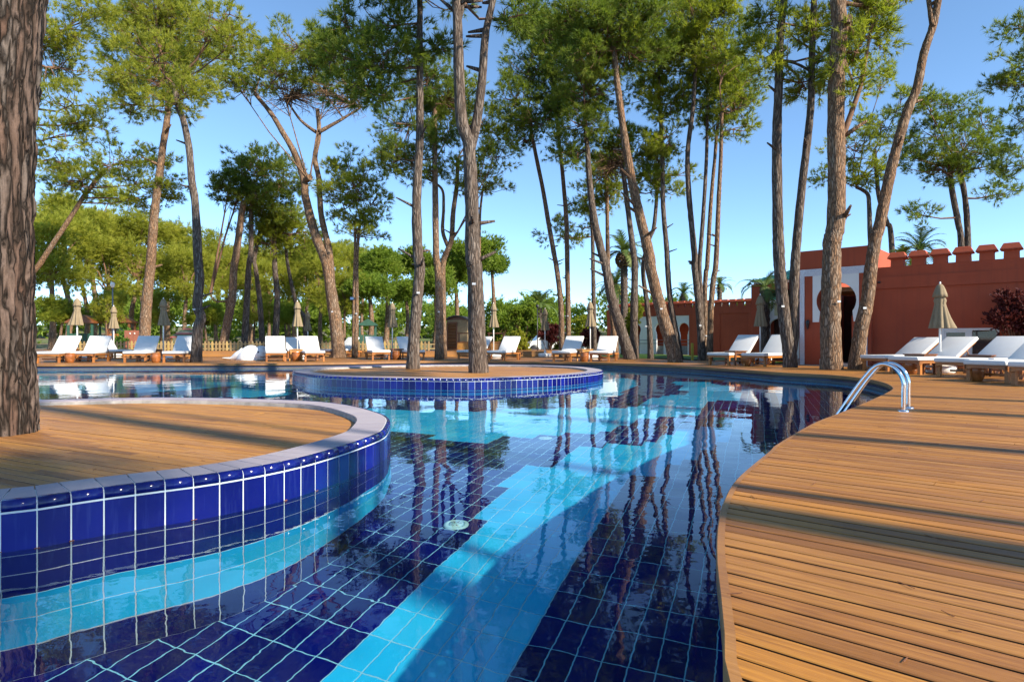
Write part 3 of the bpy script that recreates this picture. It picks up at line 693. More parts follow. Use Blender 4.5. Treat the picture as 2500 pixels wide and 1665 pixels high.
pots = [(171, 880.5, 'dark brown barrel pot among loungers by the thick scaly trunk'), (380, 880.5, 'dark brown barrel pot under the table by the wavy trunk'), (722, 877, 'brown barrel pot between the two sunlit loungers by the whale'), (967, 873.5, 'brown barrel pot between loungers behind the oval island'), (1427, 878, 'bright orange brown pot beside the lounger under leaning pines'), (1822, 888.5, 'brown pot between loungers before the red garden wall'), (2224, 908, 'brown pot between side-on loungers near the window'), (2382, 925, 'large dark brown barrel pot beside the lounger end at the deck')]
p0 = make_pot()
for i, (u, v, lab) in enumerate(pots):
    o = p0 if i == 0 else copy_tree(p0); o.location = P(u, v, DK); s_ = .85 if i == 7 else .9; o.scale = (s_,)*3; o.rotation_euler = (0, 0, i*.7); tag(o, lab, 'pot', 'brown barrel pots between the loungers')
# ------------------------------------------------------------------ closed umbrellas
def make_umbrella(hgt, seed, flare=0.0, base=True):
    rg_ = random.Random(seed); root = empty('closed_umbrella'); nf = 8; ph = rg_.uniform(0, 6)
    b = MB(); b.tube([(0, 0, .05), (0, 0, hgt-.02)], .024, 12); b.build('pole', M_pole, root)
    L = .92; zt = hgt; am = [rg_.uniform(.6, 1.3) for _ in range(nf)]
    def fold(q_, z):
        t = max(0, min(1, (zt-.1-z)/L)); k = int(((q_+ph) % (2*math.pi))/(2*math.pi)*nf) % nf; dip = abs(math.sin((q_+ph)*nf/2))
        f = 1+(.34*t+.05)*(dip*1.3-.7)*am[k]
        return f*(1+flare*t*t*max(0, math.cos(q_-.2))**2)
    body = []
    for i in range(15):
        t = i/14; z = zt-.14-t*(L-.1); r = .06+.075*min(1, t*3.2); 
        if t > .3: r = .125-.022*math.sin(min(1, (t-.3)/.2)*math.pi)*(1 if t < .5 else 0)
        if t > .42: r = .115+.085*((t-.42)/.58)
        body.append((r, z+(.0 if i < 14 else -.02)))
    body = [(r*.86, z) for r, z in body]; b = MB(); b.lathe(body, 64, (0, 0, 0), fold); b.build('canopy', M_canvas, root)
    b = MB(); b.lathe([(.09-.0, zt-.30), (.136, zt-.295), (.125, zt-.22), (.10, zt-.13), (.07, zt-.05), (.035, zt-.012), (.002, zt)], 48, (0, 0, 0), lambda q_, z: 1+.16*max(0, (zt-z)/.3)*(abs(math.sin((q_+ph)*4))-.5)); b.build('vent_cap', M_canvas, root)
    b = MB(); b.lathe([(.002, zt+.045), (.014, zt+.04), (.02, zt+.02), (.016, zt), (.012, zt-.02)], 12); b.build('finial', M_pole, root)
    b = MB(); b.lathe([(.097, zt-.51), (.103, zt-.50), (.103, zt-.48), (.097, zt-.47)], 32); b.build('tie_strap', M_canvas, root)
    if base:
        b = MB(); b.lathe([(.001, 0), (.28, 0), (.30, .02), (.315, .12), (.30, .15), (.26, .16), (.05, .17), (.045, .30), (.026, .31)], 28); b.build('base_tub', M_pole, root)
    return root
UMB = [(188.5, 723, 22.6, 'closed khaki umbrella by the thick scaly trunk, hem blown sideways'), (277.5, 742.5, 27.4, 'smaller closed khaki umbrella behind, between trunks at the play area'), (399, 724.5, 22.9, 'closed khaki umbrella beside the wavy dark trunk'), (726, 731, 24.3, 'closed khaki umbrella over the two sunlit loungers by the whale'), (751.5, 757, 32.5, 'small far closed umbrella left of the thick forked pine'), (958, 735, 25.2, 'closed khaki umbrella behind the oval island, slim island pine beside'), (1205, 736, 25.6, 'closed khaki umbrella beside the stout island pine'), (1330.5, 749, 28.6, 'closed dark khaki umbrella alone with a white tub base'), (1441, 732, 24.6, 'closed khaki umbrella behind the lounger with the orange pot'), (1856, 716, 19.6, 'closed khaki umbrella before the plain red garden wall'), (2295, 688, 13.75, 'closed khaki umbrella in front of the white framed window, hem flared')]
for i, (u, v, Yd, lab) in enumerate(UMB):
    top = D(u, v, Yd); o = make_umbrella(top.z-DK, 20+i, {0: .55, 10: 1.0, 2: .2, 8: .4}.get(i, .1)); o.location = (top.x, top.y, DK); o.rotation_euler = (0, 0, math.pi if i in (0,) else 0); tag(o, lab, 'umbrella', 'closed khaki umbrellas by the loungers')
# ------------------------------------------------------------------ raised deck behind
rd = empty('raised_deck'); tag(rd, kind='structure')
b = MB(); b.box(-34, 3.4, 28.75, 37, .06, .40); b.build('platform', M_teakdk, rd)
for i in range(3):
    b = MB(); b.box(-34, 3.42, 28.715, 28.74, .185+i*.076, .255+i*.076); b.build('fascia_plank', M_fascia, rd)
for i in range(6):
    b = MB(); b.box(-34, 3.42, 28.71+i*.082, 28.785+i*.082, .404, .424); b.build('plank', M_plank, rd)
b = MB()
for i in range(6, 100): b.box(-34, 3.42, 28.71+i*.082, 28.785+i*.082, .404, .424)
tag(b.build('plank_field', M_plank, rd), kind='stuff')
# lawn strip behind the deck
lw = MB(); pts_ = [P(1478, 867, .1), P(1700, 874, .1), P(1945, 883, .1), D(1970, 830, 19.6), D(1840, 830, 30), D(1500, 830, 42), D(1400, 830, 38)]
lw.add([(p.x, p.y, .11) for p in pts_], [tuple(range(len(pts_)))]); tag(lw.build('lawn', M_grass), kind='structure')
# ------------------------------------------------------------------ red building
def wallM(origin, e, z=0.0): # local x along e, y away from viewer (into wall), z up
    e = Vector((e.x, e.y, 0)).normalized(); return Matrix.Translation((origin.x, origin.y, z)) @ Matrix(((e.x, -e.y, 0, 0), (e.y, e.x, 0, 0), (0, 0, 1, 0), (0, 0, 0, 1)))
BM = wallM(WO, WE)
bld = empty('red_building', (0, 0, 0), 0, 'red rendered Moorish building with battlements and a white horseshoe arch portal', 'building')
def bpart(name, mat, fn, par=None): b = MB(); fn(b); return b.build(name, mat, par or bld)
# long wall with window opening (s 1.15..3.05 px measured below)
def s_of(u):
    k = (u-1250)/F; t = (WO.x-k*WO.y)/(k+1.0749); return -t*1.4688
def z_at(u, v):
    k = (u-1250)/F; t = (WO.x-k*WO.y)/(k+1.0749); Yd = WO.y+t; return H-(v-HZ)*Yd/F
sw0, sw1 = s_of(2299), s_of(2439.5); zw0, zw1 = z_at(2440, 865.5), z_at(2440, 795.5)
SR = 12.0
def wall_fn(b):
    for (a, c, z0, z1) in ((-.15, sw0, 0, 2.31), (sw1, SR, 0, 2.31), (sw0, sw1, 0, zw0), (sw0, sw1, zw1, 2.31)): b.box(a, c, 0, .25, z0, z1, BM)
bpart('wall', M_red, wall_fn)
bpart('cornice_band', M_red, lambda b: b.poly([(0, 2.29), (.0, 2.62)][:0] or [(-.15, 2.312), (SR, 2.312), (SR, 2.62), (-.15, 2.62)], BM @ Matrix.Translation((0, -.045, 0)), .29))
bpart('parapet', M_red, lambda b: b.box(-.15, SR, .0, .22, 2.622, 2.90, BM))
bpart('back_wall', M_red, lambda b: (b.box(-.15, SR, 6, 6.25, 0, 2.9, BM), b.box(SR-.25, SR, .25, 6, 0, 2.9, BM)))
bpart('roof_slab', M_red, lambda b: b.box(-.15, SR-.25, .25, 6, 2.4, 2.5, BM))
mer = [(-.195, 0), (.195, 0), (.195, .2), (.285, .235), (.205, .37), (-.205, .37), (-.285, .235), (-.195, .2)]
def merlon_mesh():
    b = MB(); V = []; lv = [(.19, .13, 0), (.185, .125, .17), (.195, .135, .195), (.275, .215, .215), (.27, .21, .24), (.195, .135, .37), (.18, .12, .382)]
    for (hx_, hy_, z) in lv:
        for sx, sy in ((-1, -1), (1, -1), (1, 1), (-1, 1)): V.append((sx*hx_, sy*hy_, z))
    Fc = [(0, 3, 2, 1), (24, 25, 26, 27)]+[(a+i, a+(i+1) % 4, a+4+(i+1) % 4, a+4+i) for a in range(0, 24, 4) for i in range(4)]
    b.add(V, Fc); return b
mo = merlon_mesh().build('merlon', M_red, bld); mm_ = mo.data; first = True
def put_merlon(M_, parent):
    global first
    if first: o = mo; first = False
    else: o = bpy.data.objects.new('merlon', mm_); link(o)
    o.parent = parent; o.matrix_local = M_ @ Matrix.Diagonal((.80, .9, 1, 1)); return o
sm0 = s_of(2190); step = (s_of(2469)-s_of(2190))/5.0
for k in range(-0, 18): put_merlon(BM @ Matrix.Translation((sm0+step*k, .11, 2.9)), bld)
for k in range(0, 16): put_merlon(BM @ Matrix.Translation((sm0+.2+step*k, 6.12, 2.9)), bld)
# window
win = bpart('window', M_white, lambda b: [b.box(a, c, -.02, .10, z0, z1, BM) for a, c, z0, z1 in ((sw0, sw1, zw0, zw0+.055), (sw0, sw1, zw1-.055, zw1), (sw0, sw0+.055, zw0+.055, zw1-.055), (sw1-.055, sw1, zw0+.055, zw1-.055), ((sw0+sw1)/2-.05, (sw0+sw1)/2+.05, zw0+.055, zw1-.055))])
sm_ = (sw0+sw1)/2
bpart('sash', M_white, lambda b: [b.box(a, c, -.005, .05, z0, z1, BM) for a, c, z0, z1 in ((sw0+.057, sm_-.052, zw0+.057, zw0+.105), (sw0+.057, sm_-.052, zw1-.105, zw1-.057), (sw0+.057, sw0+.10, zw0+.105, zw1-.105), (sm_-.095, sm_-.052, zw0+.105, zw1-.105))], win)
bpart('pane', M_glass, lambda b: b.box(sw0+.10, sm_-.095, .03, .036, zw0+.105, zw1-.105, BM), win)
bpart('pane', M_glass, lambda b: b.box(sm_+.05, sw1-.055, .04, .046, zw0+.055, zw1-.055, BM), win)
def curtain(a, c):
    b = MB(); n = 60; V = []
    for i in range(n+1):
        x = a+(c-a)*i/n; y = .16+.018*math.sin(i*1.35)+.01*math.sin(i*.5); V += [BM @ Vector((x, y, zw0)), BM @ Vector((x, y, zw1))]
    b.add(V, [(2*i, 2*i+2, 2*i+3, 2*i+1) for i in range(n)], True); return b
curtain(sw0+.02, sm_-.1).build('curtain', simple('net_curtain', (.42, .40, .40), .9, .1), win); curtain(sm_+.02, sw1-.02).build('curtain', bpy.data.materials['net_curtain'], win)
bpart('wall_light', M_black, lambda b: b.lathe([(.001, 0), (.035, 0), (.04, .02), (.04, .04), (.001, .05)], 12, (BM @ Vector((s_of(2147), -.05, z_at(2147, 687))))[:]))
# portal block
pl0, pl1, PT = s_of(1956), -.13, 3.52; PM = BM @ Matrix.Translation((0, -.16, 0))
cx_, cz_, rr_ = (s_of(2000)+s_of(2093))/2, 2.03, .52
def shoe(cx, cz, r, jw, zb, n=28, start=1.18):
    """horseshoe outline from the lower right jamb over the top to the lower left jamb"""
    a0 = -(start-1)*math.pi*1.2; pts = [(cx+jw, zb), (cx+jw, cz-r*.86), (cx+jw+.035, cz-r*.82), (cx+jw+.035, cz-r*.74)]
    for i in range(n+1):
        a = -.62+(math.pi+1.24)*i/n; pts.append((cx+r*math.cos(a), cz+r*math.sin(a)))
    pts += [(cx-jw-.035, cz-r*.74), (cx-jw-.035, cz-r*.82), (cx-jw, cz-r*.86), (cx-jw, zb)]
    return pts
sh = shoe(cx_, cz_, rr_, .40, .02)
bpart('portal_wall', M_red, lambda b: b.poly([(pl0, .02)]+sh[::-1][:0]+[(sh[-1][0], .02)]+sh[::-1][1:]+[(pl1, .02), (pl1, PT), (pl0, PT)], PM, .3))
# white arch panel and carved frame
zp1 = z_at(2000, 665); zp0 = z_at(1995, 782)
wp0, wp1 = s_of(1989), s_of(2101)
shp = [p for p in sh if p[1] > zp0+.02]
shp = [(cx_+.455, zp0)]+[(x*1.0, z) for x, z in shoe(cx_, cz_, rr_+.004, .40, .02)[4:-4]]+[(cx_-.455, zp0)]
bpart('arch_panel', M_white, lambda b: b.poly([(wp0, zp0)]+shp[::-1]+[(wp1, zp0), (wp1, zp1), (wp0, zp1)], PM @ Matrix.Translation((0, -.025, 0)), .024))
fz1 = z_at(1960, 656); fw = .125
bpart('carved_frame', M_alfiz, lambda b: (b.box(s_of(1958), s_of(1958)+fw, -.03, .0-.002, .1, fz1, PM), b.box(s_of(1958)+fw, s_of(2113), -.03, -.002, fz1-.2, fz1, PM), b.box(s_of(2113), s_of(2113)+fw*.7, -.03, -.002, .1, fz1, PM)))
bpart('portal_side', M_red, lambda b: (b.box(pl0, pl0+.25, .302, 4.2, 0.02, PT, PM), b.box(pl1-.25, pl1, .302, 4.2, .02, PT, PM), b.box(pl0+.25, pl1-.25, .302, 2.5, 3.3, PT-.01, PM)))
bpart('portal_ceiling', M_teaklt, lambda b: [b.box(pl0+.25, pl1-.25, .5+i*.3, .6+i*.3, 2.32, 2.44, PM) for i in range(7)])
# inner doorway: orange frame with a white horseshoe pane and a low grille
dm = simple('orange_door_paint', (.42, .10, .028), .6, .1)
di = shoe(cx_+.12, 1.45, .26, .2, .75)
bpart('inner_door', dm, lambda b: b.poly([(cx_-.30, .2)]+[(cx_-.30, 1.3)]+[(cx_+.12+.42*math.cos(a), 1.32+.3*math.sin(a)) for a in [math.pi*(1-i/12) for i in range(13)]]+[(cx_+.54, .2)], PM @ Matrix.Translation((.16, 2.6, 0)), .08))
bpart('inner_arch', M_white, lambda b: b.poly(shoe(cx_+.12, 1.16, .25, .18, .45), PM @ Matrix.Translation((.16, 2.56, 0)), .03))
bpart('grille', M_teakdk, lambda b: ([b.box(cx_-.12+i*.075, cx_-.105+i*.075, 2.5, 2.52, .45, .78, PM) for i in range(9)], [b.box(cx_-.14, cx_+.52, 2.49, 2.505, z, z+.022, PM) for z in (.45, .56, .67, .76)]))
bpart('passage_back', M_dark, lambda b: b.box(pl0+.25, pl1-.25, 3.6, 3.8, .02, 2.4, PM))
bpart('passage_floor', M_concrete, lambda b: b.box(pl0, pl1, -.3, 3.6, .0, .19, PM))
lq = BM @ Vector((s_of(1977), -.2, z_at(1977, 785)))
bpart('wall_lantern', M_black, lambda b: (b.lathe([(.001, -.19), (.012, -.16), (.03, -.12), (.05, 0), (.058, .05), (.045, .07), (.02, .10), (.001, .11)], 10, lq[:]), b.box(-.012, .012, 0, .08, .03, .06, Matrix.Translation(lq) @ BM.to_3x3().to_4x4())))
# rear block with green roof
B2 = wallM(D(1834, 830, 24.2), WE)
def s2(u): # along the rear block
    k = (u-1250)/F; o = D(1834, 830, 24.2); return (k*o.y-o.x)/(WE.x+k*-WE.y)
bpart('rear_block', M_red, lambda b: (b.box(0, s2(1868), 0, 4.5, 0, 3.08, B2), b.box(s2(1868), 3.2, 1.2, 4.5, 0, 3.08, B2), b.box(s2(1868), 3.2, 0, 1.2, 2.82, 3.08, B2)))
def roof_rows(b, x0, x1, y0, y1, z0, z1, n, M_, hip=.0):
    for i in range(n):
        t0, t1 = i/n, (i+1)/n; za, zb = z0+(z1-z0)*t0, z0+(z1-z0)*t1; ya, yb = y0+(y1-y0)*t0, y0+(y1-y0)*t1
        ins_ = hip*t0; ins2 = hip*t1
        b.add([M_ @ Vector(p) for p in ((x0+ins_, ya, za+.03), (x1-ins_, ya, za+.03), (x1-ins2, yb, zb+.03), (x0+ins2, yb, zb+.03), (x0+ins_, ya, za-.02), (x1-ins_, ya, za-.02))], [(0, 1, 2, 3), (4, 5, 1, 0)])
    nr = int((x1-x0)/.13)
    for i in range(nr+1):
        xx = x0+(x1-x0)*i/nr; lim = min(1, max(0, min(xx-x0, x1-xx)/hip)) if hip else 1
        if lim > .05: b.tube([M_ @ Vector((xx, y0, z0+.035)), M_ @ Vector((xx, y0+(y1-y0)*lim, z0+(z1-z0)*lim+.035))], .022, 5)
bpart('green_canopy', M_green_roof, lambda b: roof_rows(b, s2(1868), 3.1, -.15, 1.0, 2.46, 2.74, 4, B2))
bpart('porch_fascia', M_white, lambda b: b.box(s2(1868), 3.1, -.1, 1.0, 2.34, 2.45, B2))
ps = s2(1893); psh = shoe(ps, 1.35, .40, .3, .1)
bpart('porch_wall', M_white, lambda b: b.poly([(s2(1868)+.02, .1)]+[(psh[-1][0], .1)]+psh[::-1][1:]+[(3.1, .1), (3.1, 2.34), (s2(1868)+.02, 2.34)], B2 @ Matrix.Translation((0, .35, 0)), .12))
bpart('porch_window', simple('cream_frame', (.62, .58, .36), .7), lambda b: [b.box(ps+.15+a, ps+.15+c, .31, .35, z0, z1, B2) for a, c, z0, z1 in ((-.3, .3, 1.86, 1.94), (-.3, .3, 2.24, 2.30), (-.3, -.2, 1.94, 2.24), (.2, .3, 1.94, 2.24), (-.1, -.05, 1.94, 2.24))])
bpart('porch_back', M_dark, lambda b: b.box(s2(1868)+.02, 3.1, .9, 1.1, .1, 2.33, B2))
HM = wallM(D(1838, 830, 27.0), WE)
def hip(b):
    L = 4.2; roof_rows(b, -.05, L, 0, 1.7, 3.46, 4.12, 6, HM, 1.7)
    HL = HM @ Matrix.Translation((-.05, 3.4, 0)) @ Matrix.Rotation(-math.pi/2, 4, 'Z'); roof_rows(b, 0, 3.4, 0, 1.7, 3.46, 4.12, 6, HL, 1.7)
bpart('green_roof', M_green_roof, hip)
bpart('roof_soffit', M_white, lambda b: b.box(0, 4.1, .1, 3.3, 3.30, 3.45, HM))
bpart('roof_drum', M_red, lambda b: b.box(.1, 4.0, .2, 3.2, 2.6, 3.30, HM))

# garden wall with battlements between wing and rear block, and the arcade wing
W2O = D(1833, 830, 34.0); w2e = WE
wing = empty('arcade_wing', (0, 0, 0), 0, 'far low red wing with white horseshoe arcade and battlements behind the pines', 'building')
WM2 = wallM(W2O, w2e)
def s3(u): k = (u-1250)/F; return (k*W2O.y-W2O.x)/(w2e.x+k*-w2e.y)
gA0, gA1 = s3(1690), .4; aL, aR = s3(1482), s3(1690)
gw = empty('garden_wall', (0, 0, 0), 0, 'plain red garden wall with battlements and recessed panel', 'wall')
bpart('wall', M_red, lambda b: (b.box(gA0+.0, gA1, 0, .3, 0, 2.45, WM2), b.box(gA0, gA1, -.05, .3, 2.452, 2.86, WM2)), gw)
bpart('pilaster', M_red, lambda b: b.box(gA0, s3(1758), -.06, -.002, 0, 2.45, WM2), gw)
bpart('pilaster', M_red, lambda b: b.box(s3(1828), gA1, -.06, -.002, 0, 2.45, WM2), gw)
n_ = 9
for k in range(n_): put_merlon(WM2 @ Matrix.Translation((gA0+.2+(gA1-gA0-.3)*k/(n_-1), .1, 2.86)), gw)
cxs = [s3(u) for u in (1493, 1551, 1609, 1667)]
def arc_out():
    out = [(aL+.25, .1)]
    for c in cxs:
        hs = shoe(c, 1.62, .36, .27, .1); out += hs[::-1]
    out += [(aR-.2, .1), (aR-.2, 2.42), (aL+.25, 2.42)]; return out
bpart('arcade_panel', M_white, lambda b: b.poly(arc_out(), WM2 @ Matrix.Translation((0, .06, 0)), .2), wing)
bpart('wall', M_red, lambda b: (b.box(aL, aL+.25, 0, .4, 0, 2.45, WM2), b.box(aR-.2, aR-.005, 0, .4, 0, 2.45, WM2), b.box(aL, aR-.005, -.05, .4, 2.452, 2.88, WM2), b.box(aL, aR, 3.4, 3.6, 0, 2.6, WM2), b.box(aL, aL+.2, .42, 3.4, 0, 2.6, WM2), b.box(aL+.2, aR, .42, 3.4, 2.5, 2.6, WM2)), wing)
bpart('dado', M_concrete, lambda b: b.box(aL+.26, aR-.21, .28, .36, .1, .62, WM2), wing)
bpart('rail', M_lip, lambda b: [b.box(aL+.26, aR-.21, .02, .05, z, z+.03, WM2) for z in (.75, .95)], wing)
for k in range(14): put_merlon(WM2 @ Matrix.Translation((aL+.25+(aR-aL-.5)*k/13, .1, 2.88)), wing)
# flower bed before the portal
fb = empty('flower_bed', (0, 0, 0), 0, 'low stone edged bed of small red flowers before the portal', 'flower bed')
k0, k1 = D(1944, 880, 18.9), D(2006, 884, 18.0); e_ = Vector((k1.x-k0.x, k1.y-k0.y)); FM = wallM(k0, e_); Lb = e_.length
bpart('kerb', simple('pale_stone', (.50, .47, .42), .85, .15, 5, bmp=.3), lambda b: (b.box(0, Lb, 0, .12, .05, .36, FM), b.box(Lb+.02, Lb+1.2, -.06, .2, .05, .26, FM)), fb)
rf = random.Random(3); b = MB(); b2 = MB()
for _ in range(700):
    x, y, z = rf.uniform(0, Lb), rf.uniform(.12, .6), .33+rf.uniform(0, .1); a = rf.uniform(0, 6.3); l = rf.uniform(.02, .05)
    q_ = FM @ Vector((x, y, z)); c_, s_ = math.cos(a)*l, math.sin(a)*l
    (b2 if rf.random() < .16 else b).add([q_+Vector((c_, s_, rf.uniform(-.01, .03))), q_+Vector((-s_*.6, c_*.6, 0)), q_+Vector((-c_, -s_, rf.uniform(0, .03)))], [(0, 1, 2)])
tag(b.build('leaves', M_grass, fb), kind='stuff'); tag(b2.build('blossoms', simple('red_petals', (.55, .03, .05), .6), fb), kind='stuff')
#@@PART3
# ------------------------------------------------------------------ foliage generators
def needles(rng, cen, rad, nclump, ntuft, nneed, L=.17, wd=.012, flat=.6, up=.45, rc=(.24, .46)):
    """clumps of needle tufts through an ellipsoid; returns (V, clump centres)"""
    d = rng.normal(size=(nclump, 3)); d /= np.linalg.norm(d, axis=1)[:, None]; r = rng.uniform(.12, 1, nclump)**.55
    C = np.asarray(cen)+d*r[:, None]*np.asarray(rad); RC = rng.uniform(rc[0], rc[1], nclump)
    td = rng.normal(size=(nclump, ntuft, 3)); td /= np.linalg.norm(td, axis=2)[..., None]; tr = rng.uniform(.05, 1, (nclump, ntuft))**.5
    T = C[:, None]+td*tr[..., None]*RC[:, None, None]*np.array([1, 1, flat])
    ax = td*.8+np.array([0, 0, up])+rng.normal(size=td.shape)*.25+d[:, None]*.35; ax /= np.linalg.norm(ax, axis=2)[..., None]
    T = T.reshape(-1, 3); ax = ax.reshape(-1, 3); n = len(T)
    nd = ax[:, None]+rng.normal(size=(n, nneed, 3))*.55; nd /= np.linalg.norm(nd, axis=2)[..., None]
    ln = L*rng.uniform(.65, 1.2, (n, nneed, 1)); side = np.cross(nd, rng.normal(size=nd.shape)); side /= np.linalg.norm(side, axis=2)[..., None]+1e-9
    off = ax[:, None]*(rng.uniform(-.05, .05, (n, nneed, 1)))
    base = T[:, None]+off; V = np.stack([base-side*wd, base+side*wd, base+nd*ln], 2)
    return V.reshape(-1, 3), C
def trimesh(name, V): return npmesh(name, V, np.arange(len(V)).reshape(-1, 3))
def smooth_path(pts, k=5):
    pts = [Vector(p) for p in pts]; n = len(pts); out = []
    for i in range(n-1):
        p0, p1, p2, p3 = pts[max(0, i-1)], pts[i], pts[i+1], pts[min(n-1, i+2)]
        for s in range(k):
            t = s/k; out.append(.5*((2*p1)+(p2-p0)*t+(2*p0-5*p1+4*p2-p3)*t*t+(3*p1-p0-3*p2+p3)*t**3))
    return out+[pts[-1]]
NID = [0]
def bark_tube(b, pts, r0, r1, sides, rg_, flare=1.25, rough=.05):
    sp = smooth_path(pts, 6); m = len(sp); L = [0]
    for a, c in zip(sp, sp[1:]): L.append(L[-1]+(c-a).length)
    rad = []
    for i in range(m):
        t = L[i]/L[-1]; r = r0+(r1-r0)*t; r *= 1+(flare-1)*math.exp(-L[i]/.35); rad.append(r*(1+rg_.uniform(-.035, .035)))
    b.tube(sp, rad, sides, True, rough, rg_); return sp
def pine(label, stems, crown, Yb=None, zb=DK, seed=0, mat=None, ndl=None, dens=1.0, sides=14, group=None, tag_px=None, bare=(), name='pine_tree', ysp=1.0, nl=.20, nw=.0095, stubs=0, yoff=0.0):
    """stems: list of (path px, base width px, top width px); crown: list of blobs (u, v, ru, rv[, dy])"""
    rg_ = random.Random(seed*7+1); rng = np.random.default_rng(seed+100); mat = mat or M_bark; ndl = ndl or M_ndl
    u0, v0 = stems[0][0][0]; base = P(u0, v0, zb) if Yb is None else Vector(((u0-1250)/F*Yb, Yb, zb)); Y0 = base.y
    root = empty(name, base, 0, label, 'tree', group); tips = []; tb_ = MB()
    for si, (path, w0, w1) in enumerate(stems):
        lean = rg_.uniform(-.4, .4)
        pts = [D(u, v, Y0+lean*(i/max(1, len(path)-1)))-base for i, (u, v) in enumerate(path)]
        if si == 0: pts[0] = Vector((0, 0, -.06))
        sp = bark_tube(tb_, pts, w0/2/F*Y0, w1/2/F*Y0, sides, rg_, 1.2 if si == 0 else 1.0); tips.append(sp)
    for k in range(stubs):
        sp = rg_.choice(tips); i = rg_.randrange(len(sp)//4, len(sp)-1); a = rg_.uniform(0, 6.3); r = stems[0][1]/2/F*Y0
        d_ = Vector((math.cos(a), math.sin(a), rg_.uniform(.1, .6))); tb_.tube([sp[i], sp[i]+d_*r*1.5, sp[i]+d_*r*rg_.uniform(1.9, 3.4)], [r*.28, r*.2, r*.12], 6)
    tb_.build('trunk', mat, root)
    if tag_px:
        q_ = D(tag_px[0], tag_px[1], Y0)-base; sp = min((p for t in tips for p in t), key=lambda p: (p-q_).length); rr = stems[0][1]/2/F*Y0*1.12
        b = MB(); b.box(q_.x-.04, q_.x+.04, sp.y-rr-.012, sp.y-rr-.004, q_.z-.024, q_.z+.024); b.build('number_tag', M_tag, root)
    br = MB(); VV = []
    for bi, bl in enumerate(crown):
        u, v, ru, rv = bl[:4]; dy = bl[4] if len(bl) > 4 else rg_.uniform(-1, 1)*ru/F*Y0*.5*ysp
        Yc = Y0+dy+yoff; c = D(u, v, Yc)-base; rx, rz = ru/F*Yc, rv/F*Yc; ry = max(.6, min(rx, 2.2)*.9)
        area = rx*rz; nc = max(8, int(area*28*dens))
        V, C = needles(rng, c, (rx*1.18, ry*1.05, rz*1.2), nc, 15, 18, nl, nw); VV.append(V)
        sp = rg_.choice(tips); cand = sp[len(sp)//2:]; st = min(cand, key=lambda p: (p-c).length+max(0, (p.z-c.z))*1.5)
        r = max(.02, stems[0][2]/2/F*Y0*.45); mid = st.lerp(c, .5)+Vector((rg_.uniform(-.2, .2), rg_.uniform(-.2, .2), -.12))
        br.tube([st, mid, c], [r, r*.7, r*.35], 6, False)
        lim = [st.lerp(mid, t/3) for t in range(3)]+[mid.lerp(c, t/4) for t in range(5)]
        for q_ in C[:min(nc, 70)]:
            q_ = Vector(q_); a = min(rg_.sample(lim, 4), key=lambda p: (p-q_).length); mm__ = a.lerp(q_, .5)+Vector((rg_.uniform(-.15, .15), rg_.uniform(-.15, .15), rg_.uniform(-.2, .05)))
            br.tube([a, mm__, q_], [.02, .014, .006], 4, False)
    for (u, v, ru, rv) in bare:               # bare twiggy part of the crown
        c = D(u, v, Y0)-base; sp = min(tips, key=lambda s: (s[-1]-c).length); st = sp[-1]
        for _ in range(90):
            q_ = c+Vector((rg_.uniform(-1, 1)*ru/F*Y0, rg_.uniform(-1, 1)*.9, rg_.uniform(-1, 1)*rv/F*Y0)); a = st.lerp(c, rg_.uniform(.0, 1.0)); mm__ = a.lerp(q_, .5)+Vector((rg_.uniform(-.2, .2), rg_.uniform(-.2, .2), rg_.uniform(-.1, .25)))
            br.tube([a, mm__, q_], [.022, .013, .004], 4, False)
            for _k in range(3): br.tube([mm__.lerp(q_, rg_.random()), q_+Vector((rg_.uniform(-.3, .3), rg_.uniform(-.3, .3), rg_.uniform(-.25, .3)))], [.008, .003], 3, False)
    if br.V: tag(br.build('branches', M_twig if not bare else M_bark_lt, root), kind='stuff')
    if VV: obj('crown', trimesh('crown', np.concatenate(VV)), ndl, root)
    return root
# ------------------------------------------------------------------ the pines one can tell apart
# thick trunk on the near island
ib = Vector((-3.90, 4.68, .165))
nt_ = empty('pine_tree', ib, 0, 'very thick near pine trunk with grey and red bark plates on the planked island', 'tree')
rt = random.Random(77); b = MB(); sides = 110; m = 260; V = []
pth = smooth_path([(0, 0, -.05), (.0, 0, .5), (-.02, 0, 1.2), (.0, .0, 2.2), (.05, .05, 3.2), (.09, .1, 4.5), (.0, .2, 6.5), (-.3, .3, 9)], 8)
from mathutils import noise as mn
L_ = 0
for i in range(m):
    t = i/(m-1); f = t*(len(pth)-1); k = min(len(pth)-2, int(f)); p = pth[k].lerp(pth[k+1], f-k); r = .262-.012*min(1, p.z/3)-.012*max(0, p.z-3)+.02*math.exp(-p.z/.2)
    for s in range(sides):
        a = 2*math.pi*s/sides; ca_, sa_ = math.cos(a), math.sin(a)
        q_ = Vector((ca_*2.1, sa_*2.1, p.z*1.1)); dd = mn.voronoi(q_*3.1+mn.noise_vector(q_*3)*.5)[0]; ed = min(1, (dd[1]-dd[0])*2.2)
        rr = r*(1+.10*(ed-.6)+.05*mn.noise(q_*5)+.03*mn.noise(q_*14)); V.append((p.x+ca_*rr, p.y+sa_*rr, p.z))
b.add(V, [(i*sides+s, i*sides+(s+1) % sides, (i+1)*sides+(s+1) % sides, (i+1)*sides+s) for i in range(m-1) for s in range(sides)], True); b.build('trunk', M_bark_near, nt_)
VV = []
rng = np.random.default_rng(5)
for c, r in (((-.6, .3, 9.2), (1.8, 1.8, .9)), ((1.2, -.4, 8.6), (1.5, 1.4, .8)), ((-1.8, -.9, 8.4), (1.4, 1.3, .7))): VV.append(needles(rng, c, r, 45, 13, 9)[0])
obj('crown', trimesh('crown', np.concatenate(VV)), M_ndl, nt_); b = MB()
